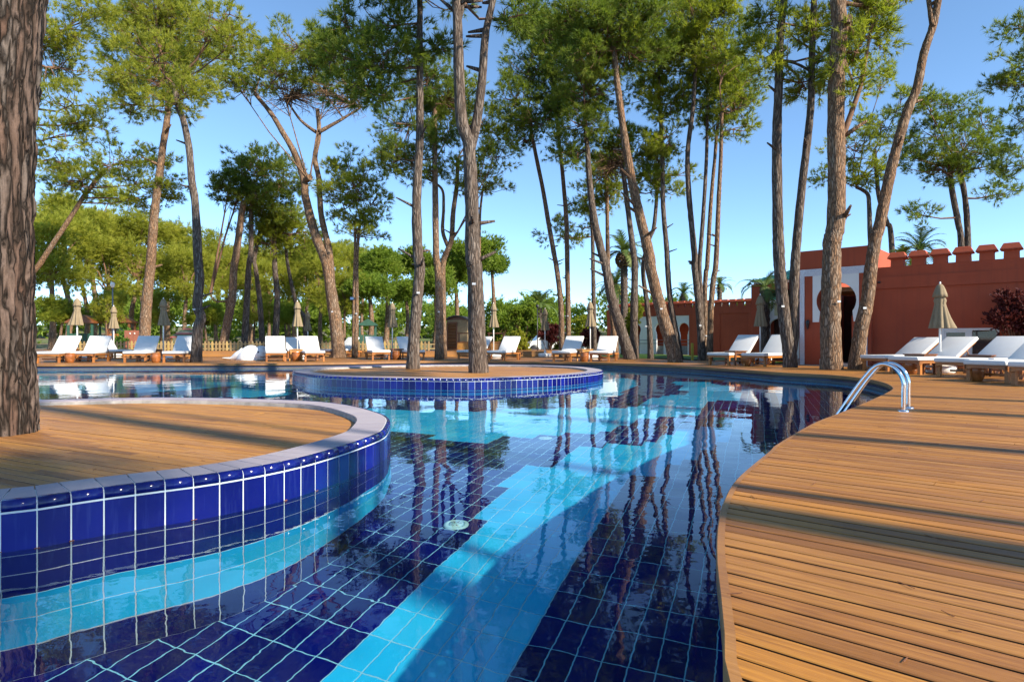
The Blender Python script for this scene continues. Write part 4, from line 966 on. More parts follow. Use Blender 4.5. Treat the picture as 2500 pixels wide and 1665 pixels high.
for c in ((-.6, .3, 9.2), (1.2, -.4, 8.6), (-1.8, -.9, 8.4)): b.tube([(-.1, .25, 7), Vector((-.05, .2, 7.6)).lerp(Vector(c), .5), c], [.07, .05, .02], 6)
b.build('branches', M_twig, nt_)
G = 'pines standing around the pool'
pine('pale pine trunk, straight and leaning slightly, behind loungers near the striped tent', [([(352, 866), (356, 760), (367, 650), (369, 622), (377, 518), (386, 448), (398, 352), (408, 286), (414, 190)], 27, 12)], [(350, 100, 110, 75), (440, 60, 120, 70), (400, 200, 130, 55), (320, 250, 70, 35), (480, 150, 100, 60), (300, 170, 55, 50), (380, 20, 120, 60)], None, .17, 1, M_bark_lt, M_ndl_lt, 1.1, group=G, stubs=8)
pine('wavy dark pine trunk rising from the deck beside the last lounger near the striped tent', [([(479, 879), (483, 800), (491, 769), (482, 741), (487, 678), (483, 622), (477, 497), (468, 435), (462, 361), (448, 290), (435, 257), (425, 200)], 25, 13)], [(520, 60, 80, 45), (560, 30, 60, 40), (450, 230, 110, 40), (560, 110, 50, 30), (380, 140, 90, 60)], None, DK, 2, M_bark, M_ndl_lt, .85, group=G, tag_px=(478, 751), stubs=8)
pine('slanting thin pine leaning away from the thick scaly trunk over the play area', [([(40, 846), (62, 700), (101, 634), (160, 545), (211, 466), (259, 406)], 14, 9)], [(300, 390, 120, 45), (200, 435, 70, 40), (370, 440, 80, 35), (340, 480, 70, 25), (150, 420, 60, 40), (420, 470, 40, 22)], 30, .1, 3, M_bark_lt, M_ndl, .9, group=G)
pine('thick forked pine with sawn stubs and a flat half bare crown', [([(828, 869), (823, 816), (812, 733), (800, 650), (788, 613), (767, 560), (746, 477), (742, 435), (721, 373), (688, 315), (663, 274), (622, 224)], 32, 9), ([(812, 735), (806, 622), (784, 518), (779, 435), (769, 381), (779, 323), (775, 262)], 17, 10), ([(779, 318), (829, 290), (883, 257)], 10, 4), ([(746, 435), (757, 428)], 16, 15), ([(779, 323), (735, 290), (700, 240)], 9, 4)], [(640, 130, 110, 50), (730, 110, 110, 50), (810, 140, 80, 50), (570, 190, 60, 40), (680, 180, 110, 40), (800, 200, 80, 25)], None, DK, 4, M_bark_lt, M_ndl, 1.0, group=G, tag_px=(816, 757), bare=((830, 240, 70, 40), (720, 230, 80, 35)))
pine('leaning pine lit orange along its top half, a curved dead branch low on it', [([(540, 858), (548, 821), (557, 774), (567, 719), (571, 650), (576, 622), (587, 539), (595, 485)], 22, 14), ([(567, 723), (545, 731), (523, 728), (514, 710)], 6, 2)], [(600, 420, 70, 45), (560, 450, 50, 45), (640, 470, 60, 40)], 30.5, .1, 5, M_bark_lt, M_ndl_dk, 1.0, group=G)
pine('slim upright pine with deep green tuft crown behind the whale slide', [([(596, 860), (597, 829), (602, 747), (607, 650), (613, 600), (613, 497), (616, 450)], 17, 9)], [(640, 400, 80, 40), (690, 440, 70, 45), (600, 470, 70, 40), (660, 500, 80, 45)], 31.5, .1, 6, M_bark, M_ndl_dk, 1.2, group=G)
pine('slim curving pine next to the upright one behind the whale slide', [([(640, 860), (640, 832), (638, 788), (633, 719), (624, 650), (622, 622), (642, 522)], 15, 7)], [(660, 540, 60, 40), (620, 560, 50, 30), (700, 520, 60, 40)], 32.5, .1, 7, M_bark, M_ndl, .9, group=G)
pine('straight grey pine trunk behind the second sunlit lounger', [([(673, 860), (673, 815), (677, 719), (671, 650), (670, 589), (668, 540)], 17, 10)], [(690, 560, 60, 45), (650, 590, 50, 35), (740, 560, 50, 40)], 33, .1, 8, M_bark, M_ndl, .9, group=G)
pine('thin bent pine slanting down behind the umbrella by the whale', [([(748, 862), (745, 800), (743, 769), (727, 747), (715, 705), (704, 650), (700, 622), (697, 575)], 11, 7)], [(690, 560, 40, 35), (720, 600, 50, 35)], 33.5, .1, 9, M_bark, M_ndl, .8, group=G)
pine('two thin straight pine stems standing together on the deck behind the pool', [([(867, 868.5), (871, 760), (871, 650), (873, 600), (879, 535)], 11, 7), ([(863, 868), (864, 720), (866, 640), (868, 520)], 9, 5)], [(870, 450, 70, 60), (830, 480, 50, 60), (910, 490, 50, 55), (880, 560, 65, 35), (850, 400, 50, 35)], None, DK, 10, M_bark_lt, M_ndl, .9, group=G, tag_px=(872, 761))
pine('slim dark pine on the oval island, bare to the top', [([(1008, 896), (1011, 816), (1018, 733), (1025, 650), (1021, 622), (1017, 518), (1019, 435), (1025, 332), (1025, 249), (1025, 124), (1025, 62), (1025, 0), (1020, -90)], 30, 12)], [(850, 60, 85, 55, .4), (920, 130, 95, 55), (870, 200, 85, 50, 1), (960, 60, 80, 45), (1030, -60, 150, 70), (930, 220, 60, 35), (820, 130, 50, 40), (1060, 110, 50, 30)], None, .155, 11, M_bark, M_ndl_dk, 1.35, 18, group=G, tag_px=(1023, 711), stubs=14)
pine('stout dark pine on the oval island forking into two bare stems', [([(1169, 905), (1165, 830), (1162, 733), (1159, 650), (1154, 622), (1152, 498), (1146, 373), (1143, 340), (1127, 290), (1121, 187), (1117, 62), (1112, -80)], 44, 19), ([(1148, 360), (1164, 290), (1177, 187), (1185, 83), (1202, 0), (1215, -90)], 25, 13), ([(1117, 62), (1130, 0), (1140, -60)], 15, 10)], [(1100, -150, 120, 70), (1240, -140, 110, 60), (1160, -220, 140, 60), (1250, 40, 45, 35)], None, .155, 12, M_bark, M_ndl_dk, 1.3, 22, group=G, tag_px=(1159, 691), stubs=16)
pine('straight orange brown pine trunk seen between the two island pines', [([(1072, 872), (1073, 760), (1069, 650), (1065, 622), (1063, 498), (1061, 332), (1062, 250)], 20, 11)], [(1000, 300, 80, 60), (1090, 230, 80, 60), (1040, 180, 80, 60), (960, 380, 60, 45), (1010, 400, 80, 35), (1080, 330, 60, 40)], None, DK, 13, M_bark_lt, M_ndl_dk, 1.2, group=G, tag_px=(1073, 757))
pine('sunlit pine with broken forked limbs close behind the stout island pine', [([(1082, 869), (1081, 733), (1081, 650), (1086, 622), (1102, 580), (1106, 518), (1115, 448), (1118, 380)], 18, 9), ([(1095, 600), (1081, 560), (1083, 500), (1078, 456), (1040, 430)], 10, 5), ([(1102, 580), (1118, 560)], 9, 5), ([(1170, 640), (1172, 520), (1180, 450)], 8, 5)], [(1180, 300, 60, 45), (1210, 380, 55, 40), (1150, 420, 60, 40), (1190, 440, 50, 30), (1120, 250, 60, 60), (1230, 330, 40, 30)], None, DK, 14, M_bark_lt, M_ndl, .9, group=G, stubs=6)
pine('slender pine, first of the group leaning behind the tub based umbrella', [([(1372, 860), (1372, 840), (1369, 733), (1359, 650), (1354, 622), (1339, 539), (1325, 456), (1300, 332), (1290, 260)], 15, 8)], [(1300, 160, 70, 60), (1260, 240, 60, 50), (1300, 290, 70, 40), (1340, 90, 60, 50), (1270, 330, 50, 25)], 27, .12, 15, M_bark_lt, M_ndl_dk, 1.3, group=G, stubs=8)
pine('slender upright pine, second of the group behind the tub based umbrella', [([(1387, 862), (1387, 733), (1385, 647), (1383, 539), (1373, 415), (1362, 311), (1358, 230)], 14, 8)], [(1370, 150, 80, 70), (1400, 230, 70, 50), (1340, 260, 60, 40), (1360, 60, 80, 50), (1300, 40, 60, 50)], 27.5, .12, 16, M_bark_lt, M_ndl_dk, 1.4, group=G, stubs=8, tag_px=(1385, 767))
pine('bent pine leaning over the lounger with the orange pot', [([(1540, 872), (1525, 829), (1508, 774), (1492, 719), (1479.5, 650), (1466, 601), (1451, 531), (1441, 456), (1433, 348), (1428, 280)], 28, 10)], [(1420, 300, 70, 45), (1450, 210, 80, 60), (1390, 360, 60, 35), (1440, 130, 90, 50)], None, DK, 17, M_bark, M_ndl_dk, 1.4, group=G, stubs=6)
pine('thin plain pine stem behind the umbrella next to the orange pot', [([(1452, 862), (1450, 760), (1448, 650), (1446, 560), (1440, 500)], 12, 8)], [(1390, 545, 45, 25), (1420, 500, 50, 35), (1370, 570, 50, 25), (1450, 470, 50, 40)], 30, .1, 18, M_bark, M_ndl, .8, group=G)
pine('thin pine stem crossing behind the bent one with airy crown', [([(1505, 866), (1495, 774), (1487, 700), (1484, 622), (1482, 481), (1480, 420)], 13, 8)], [(1490, 400, 60, 50), (1460, 430, 50, 40), (1500, 460, 50, 35)], 29, .1, 19, M_bark_lt, M_ndl, .9, group=G)
pine('upright grey pine left of the strongly leaning one', [([(1548.5, 871), (1548, 760), (1550, 650), (1545, 601), (1532, 498), (1524, 435), (1515, 390)], 21, 10)], [(1560, 370, 70, 45), (1500, 350, 60, 50), (1590, 430, 60, 40), (1540, 330, 60, 35), (1620, 460, 50, 28)], None, DK, 20, M_bark, M_ndl, .9, group=G, bare=((1490, 410, 40, 30),))
pine('strongly leaning sunlit pine at the deck edge', [([(1649, 879), (1641, 843), (1624, 788), (1605, 719), (1588.5, 650), (1586, 622), (1561, 518), (1542.5, 435), (1528, 352), (1516, 269), (1505, 182), (1498, 100)], 32, 12)], [(1480, 60, 110, 60), (1540, 120, 90, 55), (1430, 110, 80, 60), (1500, -20, 120, 50), (1560, 40, 80, 50), (1400, 50, 80, 50)], None, DK, 21, M_bark_lt, M_ndl_dk, 1.5, 18, group=G, tag_px=(1610, 750), stubs=10)
pine('slim pine just behind the strongly leaning one', [([(1661, 873), (1652, 816), (1637, 733), (1630, 650), (1627.5, 601), (1619, 498), (1617, 373), (1611, 249), (1608, 180)], 15, 8)], [(1620, 160, 80, 60), (1650, 240, 60, 50), (1590, 230, 60, 45), (1630, 330, 55, 40), (1600, 90, 80, 50)], 24.5, .17, 22, M_bark, M_ndl, 1.3, group=G, stubs=6)
pine('thin pine stem standing between the upright grey and leaning pines', [([(1588.5, 873), (1586, 800), (1579, 733), (1570, 650), (1585, 580), (1598, 539), (1609, 386)], 14, 7)], [(1600, 380, 50, 40), (1640, 420, 50, 30)], 26, .15, 23, M_bark, M_ndl, .9, group=G, tag_px=(1575, 792))
pine('tall slim pine, leftmost of the bundle by the yellow post', [([(1714, 874), (1711, 816), (1704.5, 733), (1696, 650), (1696, 622), (1688, 539), (1681, 456), (1679, 365), (1692, 257), (1698, 153), (1700, 90)], 18, 8)], [(1700, 50, 90, 55), (1740, 110, 70, 50), (1670, 120, 60, 50), (1690, -10, 90, 40), (1750, 30, 70, 50)], None, DK, 24, M_bark, M_ndl, 1.3, group=G, tag_px=(1706, 790), stubs=6)
pine('thin straight pine, inner stem of the bundle by the yellow post', [([(1716, 872), (1713, 780), (1710, 700), (1708, 638), (1717, 518), (1725, 373), (1727, 249)], 13, 7)], [(1730, 190, 60, 55), (1710, 260, 45, 40), (1760, 160, 50, 50)], 24, .17, 25, M_bark, M_ndl_dk, 1.2, group=G)
pine('thin reddish pine, third stem of the bundle by the yellow post', [([(1722, 873), (1721, 722), (1723.5, 661), (1727, 638), (1735, 498), (1744, 394), (1752, 298)], 13, 7)], [(1770, 230, 60, 50), (1740, 290, 45, 30), (1790, 180, 50, 45)], 24.3, .17, 26, M_bark_lt, M_ndl_dk, 1.2, group=G, tag_px=(1722, 815))
pine('sunlit slim pine, outermost of the bundle by the yellow post', [([(1731, 875), (1733, 853), (1735, 763), (1741, 682), (1748, 638), (1754, 498), (1760, 373), (1762, 269)], 15, 8)], [(1800, 260, 55, 40), (1790, 310, 50, 25), (1810, 200, 45, 40), (1770, 130, 60, 50)], None, DK, 27, M_bark_lt, M_ndl, 1.0, group=G, stubs=6)
pine('forked pair of pine stems behind the lounger by the green tiled porch', [([(1929.6, 892), (1926.5, 845), (1917, 784), (1910, 722), (1904, 661), (1901, 600), (1899, 539), (1897, 415), (1897, 311), (1901, 207), (1905, 83), (1914, 0), (1916, -70)], 31, 15), ([(1932, 860), (1939, 804), (1938, 722), (1940, 661), (1944, 600), (1955, 477), (1969.6, 352), (1980, 249), (1982, 145), (1986, 41), (1988, -30)], 24, 13), ([(1981, 160), (2005, 130), (2030, 95)], 9, 5), ([(1980, 170), (1940, 150), (1880, 140), (1840, 130)], 7, 3)], [(1960, 60, 60, 50), (1900, 140, 55, 45), (2010, 60, 60, 50), (1850, 90, 50, 50), (1940, -40, 90, 40), (1880, 30, 50, 40), (2020, 180, 45, 40), (1960, 200, 40, 25)], None, DK, 28, M_bark, M_ndl, 1.0, 18, group=G, tag_px=(1904, 744), stubs=12)
pine('thick orange flaking pine trunk standing before the horseshoe portal', [([(2030.6, 897), (2027.5, 784), (2029.6, 682), (2030.6, 600), (2032, 622-40), (2040.5, 539), (2042.5, 415), (2040.5, 290), (2045, 124), (2049, 54), (2045, 0), (2040, -90)], 46, 32), ([(2055, 60), (2085, 52), (2130, 28), (2190, 2)], 12, 7), ([(2046, 335), (2062, 345)], 20, 15), ([(2045, 540), (2062, 528), (2077, 518)], 8, 3), ([(2058, 65), (2072, 40)], 22, 20)], [(2130, 40, 60, 40), (2090, 120, 60, 50), (2140, 90, 55, 40), (2080, 190, 45, 40), (2040, -110, 130, 50), (2160, 0, 60, 30)], None, DK, 29, M_bark_lt, M_ndl, .8, 24, group=G, tag_px=(2034, 733), stubs=4)
pine('crooked leaning pine bending outward before the red wall', [([(2089.5, 896), (2096, 841), (2103.6, 790), (2117.6, 726), (2126.5, 649), (2138, 573), (2144, 560), (2161, 477), (2179, 394), (2198, 323), (2219, 257), (2239.5, 207), (2256, 124), (2277, 62), (2290, 0), (2300, -60)], 33, 15), ([(2277, 62), (2268, 0), (2262, -50)], 13, 9)], [(2290, -120, 90, 45), (2230, -110, 70, 40), (2350, -110, 60, 40)], None, DK, 30, M_bark_lt, M_ndl, .8, 20, group=G, tag_px=(2101, 748), stubs=5)
pine('pine behind the portal roof with a wide airy crown', [([(2190, 690), (2176, 580), (2165, 539), (2146, 477), (2140, 415), (2135, 360)], 18, 8), ([(2130, 640), (2124, 560), (2122, 500), (2117, 468), (2090, 452)], 14, 8)], [(2090, 350, 70, 45), (2150, 300, 60, 50), (2040, 420, 60, 40), (2120, 420, 60, 40), (2200, 240, 40, 35), (2160, 180, 40, 40)], 27, .1, 31, M_bark, M_ndl, .75, group=G)
pine('twin trunked pine rising behind the battlements of the red wall', [([(2350, 690), (2347, 601), (2339, 539), (2324.5, 460), (2318, 400)], 17, 12), ([(2366, 690), (2364, 622), (2360, 518), (2351, 448), (2340, 400)], 15, 11)], [(2280, 330, 70, 50), (2350, 360, 80, 50), (2300, 410, 90, 35), (2400, 300, 60, 45), (2240, 380, 50, 35), (2420, 400, 60, 40), (2260, 250, 50, 35), (2240, 520, 45, 25), (2430, 470, 45, 25), (2320, 250, 50, 30)], 26, .1, 32, M_bark, M_ndl_dk, .95, group=G)
pine('pine with dark needles reaching in over the far end of the red wall', [([(2640, 700), (2630, 400), (2610, 100)], 20, 14)], [(2490, 60, 50, 40), (2480, 160, 60, 40), (2470, 200, 40, 25), (2510, 280, 70, 50), (2480, 400, 45, 40), (2560, 150, 80, 60)], 22, .1, 33, M_bark, M_ndl_dk, .95, group=G)
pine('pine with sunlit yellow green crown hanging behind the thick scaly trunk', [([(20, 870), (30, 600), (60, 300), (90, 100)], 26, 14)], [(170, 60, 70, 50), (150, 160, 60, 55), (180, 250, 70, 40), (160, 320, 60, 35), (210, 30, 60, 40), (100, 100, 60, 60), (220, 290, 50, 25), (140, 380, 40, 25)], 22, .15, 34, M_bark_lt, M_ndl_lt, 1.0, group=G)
# trees to the right of and behind the camera, whose trunks and crowns shade the deck and the near island
def offpine(x, y, h, rc, seed, lab, r=.2, blobs=6, sp=1.6, bx=0):
    rg_ = random.Random(seed); root = empty('pine_tree', (x, y, DK), 0, lab, 'tree', G); b = MB()
    sp_ = bark_tube(b, [(0, 0, -.05), (.1, .05, h*.3), (-.1, .1, h*.6), (.05+bx, 0, h)], r, r*.55, 14, rg_); b.build('trunk', M_bark, root)
    rng = np.random.default_rng(seed); VV = []; br = MB()
    for k in range(blobs):
        c = Vector((bx+rg_.uniform(-1, 1)*sp, rg_.uniform(-1, 1)*sp, h+rg_.uniform(-.9, .9))); VV.append(needles(rng, c, (rc, rc, rc*.5), 34, 13, 9)[0]); br.tube([sp_[-4], sp_[-2].lerp(c, .5), c], [.06, .04, .02], 6, False)
    br.build('branches', M_twig, root); obj('crown', trimesh('crown', np.concatenate(VV)), M_ndl, root)
offpine(8.8, -.25, 11.5, 1.1, 401, 'tall pine off the deck side whose trunk shadow crosses the planks by the ladder', .13, 5, 1.3)
offpine(6.2, -1.38, 13.0, 1.2, 402, 'thick pine off the deck side casting the broad shadow band on the planks', .19, 6, 1.5)
offpine(13.2, 1.9, 13.0, 1.1, 403, 'tall pine beyond the deck shading planks near the loungers', .15, 4, 1.2)
offpine(11.7, .7, 13.5, 1.0, 404, 'tall slim pine beyond the deck, one of the shade stripes', .12, 4, 1.2)
offpine(12.4, .1, 14.5, 1.1, 405, 'tallest pine beyond the deck, another of the shade stripes', .14, 4, 1.2)
offpine(5.1, -.02, 12.5, .9, 407, 'crooked pine off the deck side whose limb shadow curves over the planks', .058, 3, 1.0)
offpine(7.0, -5.0, 7.3, .85, 410, 'round pine behind the camera shading the front of the near island', .17, 4, 1.2)
offpine(-1.5, -4.6, 10.5, 1.4, 409, 'tall pine behind the camera shading the far left of the pool', .2, 7, 2.0)
# ------------------------------------------------------------------ background pines
rgb = random.Random(12)
def bg_variant(seed, h, rx, rz, dens, ndl, flat):
    rng = np.random.default_rng(seed); rg_ = random.Random(seed); b = MB(); bark_tube(b, [(0, 0, 0), (rg_.uniform(-.2, .2), 0, h*.35), (rg_.uniform(-.3, .3), 0, h*.8), (0, 0, h)], .16, .07, 8, rg_)
    VV = []; br = MB()
    for k in range(8):
        a = k*2.2+rg_.uniform(-.3, .3); q_ = rg_.uniform(.25, .8); c = Vector((math.cos(a)*rx*q_, math.sin(a)*rx*q_, h+rg_.uniform(-.6, .7)*rz)); s_ = rg_.uniform(.36, .55)
        VV.append(needles(rng, c, (rx*s_, rx*s_, rz*s_*.6), int(34*dens), 14, 16, .27, .013, .7, .5, (.4, .75))[0]); br.tube([(0, 0, h*.7), Vector((0, 0, h*.85)).lerp(c, .4), c], [.06, .045, .02], 5, False)
    tm_ = b.build('trunk', M_bark_lt); bm_ = br.build('branches', M_twig); cm = trimesh('crown', np.concatenate(VV)); cm.materials.append(ndl); co_ = obj('crown', cm)
    return tm_, bm_, co_
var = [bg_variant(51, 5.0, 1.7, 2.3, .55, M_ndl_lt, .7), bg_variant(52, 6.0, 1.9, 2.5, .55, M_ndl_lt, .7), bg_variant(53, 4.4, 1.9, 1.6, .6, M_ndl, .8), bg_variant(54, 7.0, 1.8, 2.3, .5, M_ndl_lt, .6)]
uv = set()
def bgtree(u, Yd, vtop, k, lab, grp):
    top = D(u, vtop, Yd); hh = top.z-.05; src = var[k]; nat = {0: 6.4, 1: 7.8, 2: 5.9, 3: 8.6}[k]; s_ = hh/nat
    root = empty('pine_tree', (top.x, Yd, .05), rgb.uniform(0, 6.28), lab, 'tree', grp)
    for o in src:
        c = o if o not in uv else o.copy()
        if o in uv: COL.objects.link(c)
        uv.add(o); c.parent = root
    root.scale = (s_*rgb.uniform(.9, 1.1), s_*rgb.uniform(.9, 1.1), s_)
BG = 'sunlit pines of the grove behind the play area'
LM = [(150, 'the thick scaly trunk'), (215, 'the green posted play tower'), (262, 'the umbrella with the lamp post'), (312, 'the open timber play frame'), (342, 'the red brown play panel'), (375, 'the pale leaning trunk'), (415, 'the umbrella by the wavy trunk'), (465, 'the striped tent'), (505, 'the wavy dark trunk'), (565, 'the orange lit leaning pine'), (605, 'the whale slide'), (645, 'the slim curving pine'), (690, 'the grey trunk by the sunlit loungers'), (735, 'the umbrella by the whale'), (790, 'the small far umbrella'), (830, 'the thick forked pine'), (870, 'the two thin stems'), (2000, 'the dark green playhouse')]
def bglab(u, Yd, vt, k): return f"{'low bushy' if Yd < 39 else 'rounded' if Yd < 47 else 'tall' if Yd < 57 else 'far airy'} {'yellow green' if k < 2 else 'mid green'} pine in the grove behind {next(n for l, n in LM if u < l)}"
for (u, Yd, vt, k) in [(125, 40, 545, 0), (205, 46, 515, 1), (265, 44, 595, 0), (330, 50, 525, 1), (225, 58, 455, 3), (410, 52, 555, 0), (455, 46, 615, 0), (530, 54, 595, 1), (160, 64, 495, 1), (345, 66, 565, 3), (480, 66, 565, 3), (612, 58, 615, 0), (655, 50, 645, 0), (705, 54, 615, 1), (750, 62, 595, 1), (785, 50, 635, 0), (825, 56, 595, 1), (885, 64, 595, 3), (600, 66, 585, 3), (722, 68, 575, 3), (145, 34, 705, 2), (270, 34, 715, 0), (392, 36, 715, 0), (505, 36, 720, 2), (622, 38, 715, 0), (700, 38, 720, 2), (842, 42, 675, 0)]:
    bgtree(u, Yd, vt, k, bglab(u, Yd, vt, k), BG)
# round stone pines behind the oval island
def stone_pine(u, v, ru, rv, Yd, lab, seed, grp):
    c = D(u, v, Yd); root = empty('stone_pine', (c.x, Yd, .05), 0, lab, 'tree', grp); rng = np.random.default_rng(seed); rg_ = random.Random(seed); rx, rz = ru/F*Yd, rv/F*Yd
    b = MB(); bark_tube(b, [(0, 0, 0), (.2, 0, (c.z)*.5), (0, 0, c.z-.05)], .22, .12, 8, rg_); b.build('trunk', M_bark_lt, root); VV = []
    for k in range(14):
        a = rg_.uniform(0, 6.3); q_ = rg_.uniform(.1, .8); cc_ = (math.cos(a)*rx*q_, math.sin(a)*rx*q_, c.z+rg_.uniform(-.35, .6)*rz*(1-q_*.5)); VV.append(needles(rng, cc_, (rx*.34, rx*.34, rz*.34), 22, 12, 8, .26, .03, .8, .7, (.4, .8))[0])
    obj('crown', trimesh('crown', np.concatenate(VV)), M_broad, root)
SPG = 'round crowned stone pines behind the pool'
SPL = ['round stone pine left of the slim island pine', 'round stone pine right behind the slim island pine', 'broad stone pine crown right of the stout island pine', 'low stone pine between the two island pines', 'low stone pine above the dark green playhouse', 'stone pine behind the sunlit pine with broken limbs', 'small stone pine at the open sky right of the stout island pine', 'round far stone pine behind the orange lit leaning pine', 'low far stone pine above the lounger by the slim island pine']
for i, (u, v, ru, rv, Yd) in enumerate([(940, 650, 55, 50, 45), (1010, 640, 60, 45, 48), (1160, 620, 70, 45, 46), (1060, 690, 50, 40, 44), (900, 700, 50, 35, 42), (1110, 660, 50, 40, 50), (1200, 640, 35, 30, 52), (550, 680, 50, 40, 58), (990, 710, 50, 35, 55)]):
    stone_pine(u, v, ru, rv, Yd, SPL[i], 700+i, SPG)
# rising ground behind the grove
hg = MB(); nxh = 60; V = []
rows_h = [(58, .045), (75, .5), (95, 1.6), (125, 3.4), (180, 4.6), (400, 5)]
for yy, zz in rows_h:
    for i in range(nxh+1): xx = -160+i*(320/nxh); V.append((xx, yy+3*math.sin(xx*.07), zz*(1+.25*math.sin(xx*.05+yy))))
hg.add(V, [(j*(nxh+1)+i, j*(nxh+1)+i+1, (j+1)*(nxh+1)+i+1, (j+1)*(nxh+1)+i) for j in range(len(rows_h)-1) for i in range(nxh)], True); tag(hg.build('hill', M_ground), kind='structure')
# distant wood on the horizon
rng = np.random.default_rng(31); VV = []
for k in range(105):
    Yd = rng.uniform(75, 120); u = rng.uniform(-200, 2900); vt = rng.uniform(712, 748)+12*math.sin(u*.012); c = D(u, vt+22, Yd)
    if u < 900: c = D(u, vt+10, Yd)
    VV.append(needles(rng, (c.x, Yd, c.z-.6), (rng.uniform(2.6, 4.2), 3, rng.uniform(1.2, 2.0)), 20, 12, 8, .7, .09, .8, .6, (.9, 1.7))[0])
    VV.append(needles(rng, (c.x, Yd+1.5, max(1.5, c.z-3.2)), (3.8, 2, 2.2), 9, 10, 7, .8, .12, .8, .5, (1.2, 2.0))[0])
me = trimesh('distant_wood', np.concatenate(VV)); tag(obj('distant_wood', me, M_broad), 'distant green pine wood along the horizon', 'wood', kind='stuff')
# ------------------------------------------------------------------ palms
def palm(u, v, Yd, lab, seed, size=1.6, nf=26, tr=.16, droop=1.0, fruit=False, head=False):
    c = D(u, v, Yd); root = empty('palm_tree', (c.x, Yd, .05), 0, lab, 'palm', 'date palms behind the pines'); rg_ = random.Random(seed); hz = c.z
    b = MB(); n = max(6, int(hz/.12)); b.tube([(0, 0, hz*i/n) for i in range(n+1)], [tr*(1+.16*(i % 2)) for i in range(n+1)], 10); b.build('trunk', M_bark, root)
    for k in range(nf):
        a = k*2.399+rg_.uniform(-.2, .2); el = R(rg_.uniform(-25, 82)); L = size*rg_.uniform(.8, 1.1); dr = droop*rg_.uniform(.8, 1.2); d_ = Vector((math.cos(a), math.sin(a), 0)); side = Vector((-d_.y, d_.x, 0)); b = MB(); pts = []; q_ = Vector((0, 0, hz)); e = el; ns = 12
        for i in range(ns+1):
            pts.append(q_.copy()); q_ = q_+(d_*math.cos(e)+Vector((0, 0, math.sin(e))))*(L/ns); e -= dr*.16*(.4+i/ns*1.3)
        b.tube(pts, [.02*(1-.85*i/ns) for i in range(ns+1)], 4, False); V = []
        for i in range(2*ns-1):
            f = i/2; i0 = int(f); p = pts[i0].lerp(pts[min(ns, i0+1)], f-i0); t = (pts[min(ns, i0+1)]-pts[i0]).normalized(); l = size*.27*math.sin(math.pi*min(1, (i+2)/(2*ns+1)*.9+.08))
            for s_ in (-1, 1):
                tip = p+side*(s_*l*.75)+t*l*.65+Vector((0, 0, .10*l-rg_.uniform(0, .25)*l)); w_ = t*.022*size
                V += [p-w_, p+w_, tip]
        bb = len(b.V); b.V += [tuple(x) for x in V]; b.F += [(bb+3*i, bb+3*i+1, bb+3*i+2) for i in range(len(V)//3)]; b.smooth += [False]*(len(V)//3)
        me = bpy.data.meshes.new('frond'); me.from_pydata(b.V, [], b.F); obj('frond', me, M_palm, root)
    if fruit:
        b = MB()
        for k in range(40): q_ = Vector((rg_.gauss(0, .18), rg_.gauss(0, .18), hz-.35+rg_.gauss(0, .18))); b.lathe([(.001, .05), (.04, .02), (.04, -.02), (.001, -.05)], 6, q_[:])
        tag(b.build('fruit_cluster', simple('yellow_dates', (.75, .38, .03), .6), root), kind='stuff')
    if head:
        b = MB()
        for k in range(70):
            a = k*2.4; z = hz-.1-k*.011; r = tr*1.35+.16*math.sin(math.pi*k/70); b.box(-.05, .05, -.03, .1, -.04, .1, Matrix.Translation((math.cos(a)*r, math.sin(a)*r, z)) @ Matrix.Rotation(a-math.pi/2, 4, 'Z') @ Matrix.Rotation(-.5, 4, 'X'))
        tag(b.build('leaf_bases', M_bark_lt, root), kind='stuff')
palm(1318, 742, 44, 'date palm with arching pale fronds standing free before the distant wood', 1, 1.8, 30, .17)
palm(1524, 612, 36, 'tall date palm with a pineapple shaped head of leaf bases', 2, 1.8, 26, .19, .9, True, True)
palm(1503, 690, 38, 'lower palm with yellow fruit between the pine trunks', 3, 1.7, 24, .18, .9, True)
palm(1867, 700, 21, 'young palm with hanging fronds before the green tiled porch', 4, 1.15, 11, .15, 1.35)
palm(2245, 612, 24, 'palm whose fronds arch above the battlements of the red wall', 5, 1.3, 18, .14)
palm(2200, 640, 23, 'palm half hidden behind the portal corner', 9, 1.2, 18, .16)
palm(1668, 712, 60, 'far palm above the battlements of the arcade wing', 6, 1.9, 20, .2)
palm(1757, 690, 46, 'palm behind the bundle of slim pines', 7, 1.4, 18, .16, 1.0, True)
# ------------------------------------------------------------------ shrubs
def shrub(name, lab, base, blobs, mat, seed, stems=6, L=.06, wd=.022, cat='shrub', nt2=26):
    root = empty(name, base, 0, lab, cat); rng = np.random.default_rng(seed); rg_ = random.Random(seed); VV = []; b = MB()
    for (c, r) in blobs:
        V, C = needles(rng, c, r, nt2, 16, 7, L, wd, .9, .5, (.12, .26)); VV.append(V)
        for q_ in C[:10]: b.tube([(rg_.uniform(-.03, .03), rg_.uniform(-.03, .03), 0), Vector(q_)*.5+Vector((0, 0, .05)), q_], [.022, .014, .005], 5, False)
    b.build('stems', M_twig, root); obj('foliage', trimesh('foliage', np.concatenate(VV)), mat, root)
pb = W(s_of(2492), .6); shrub('purple_shrub', 'purple leaved shrub in front of the red wall beside the window', (pb.x, pb.y, DK), [((.05, 0, 1.28), (.48, .45, .36)), ((-.36, 0, 1.22), (.28, .25, .2)), ((.35, .1, 1.4), (.4, .35, .35)), ((-.12, 0, 1.62), (.34, .3, .3)), ((.2, -.1, 1.0), (.28, .25, .16))], M_purple, 81)
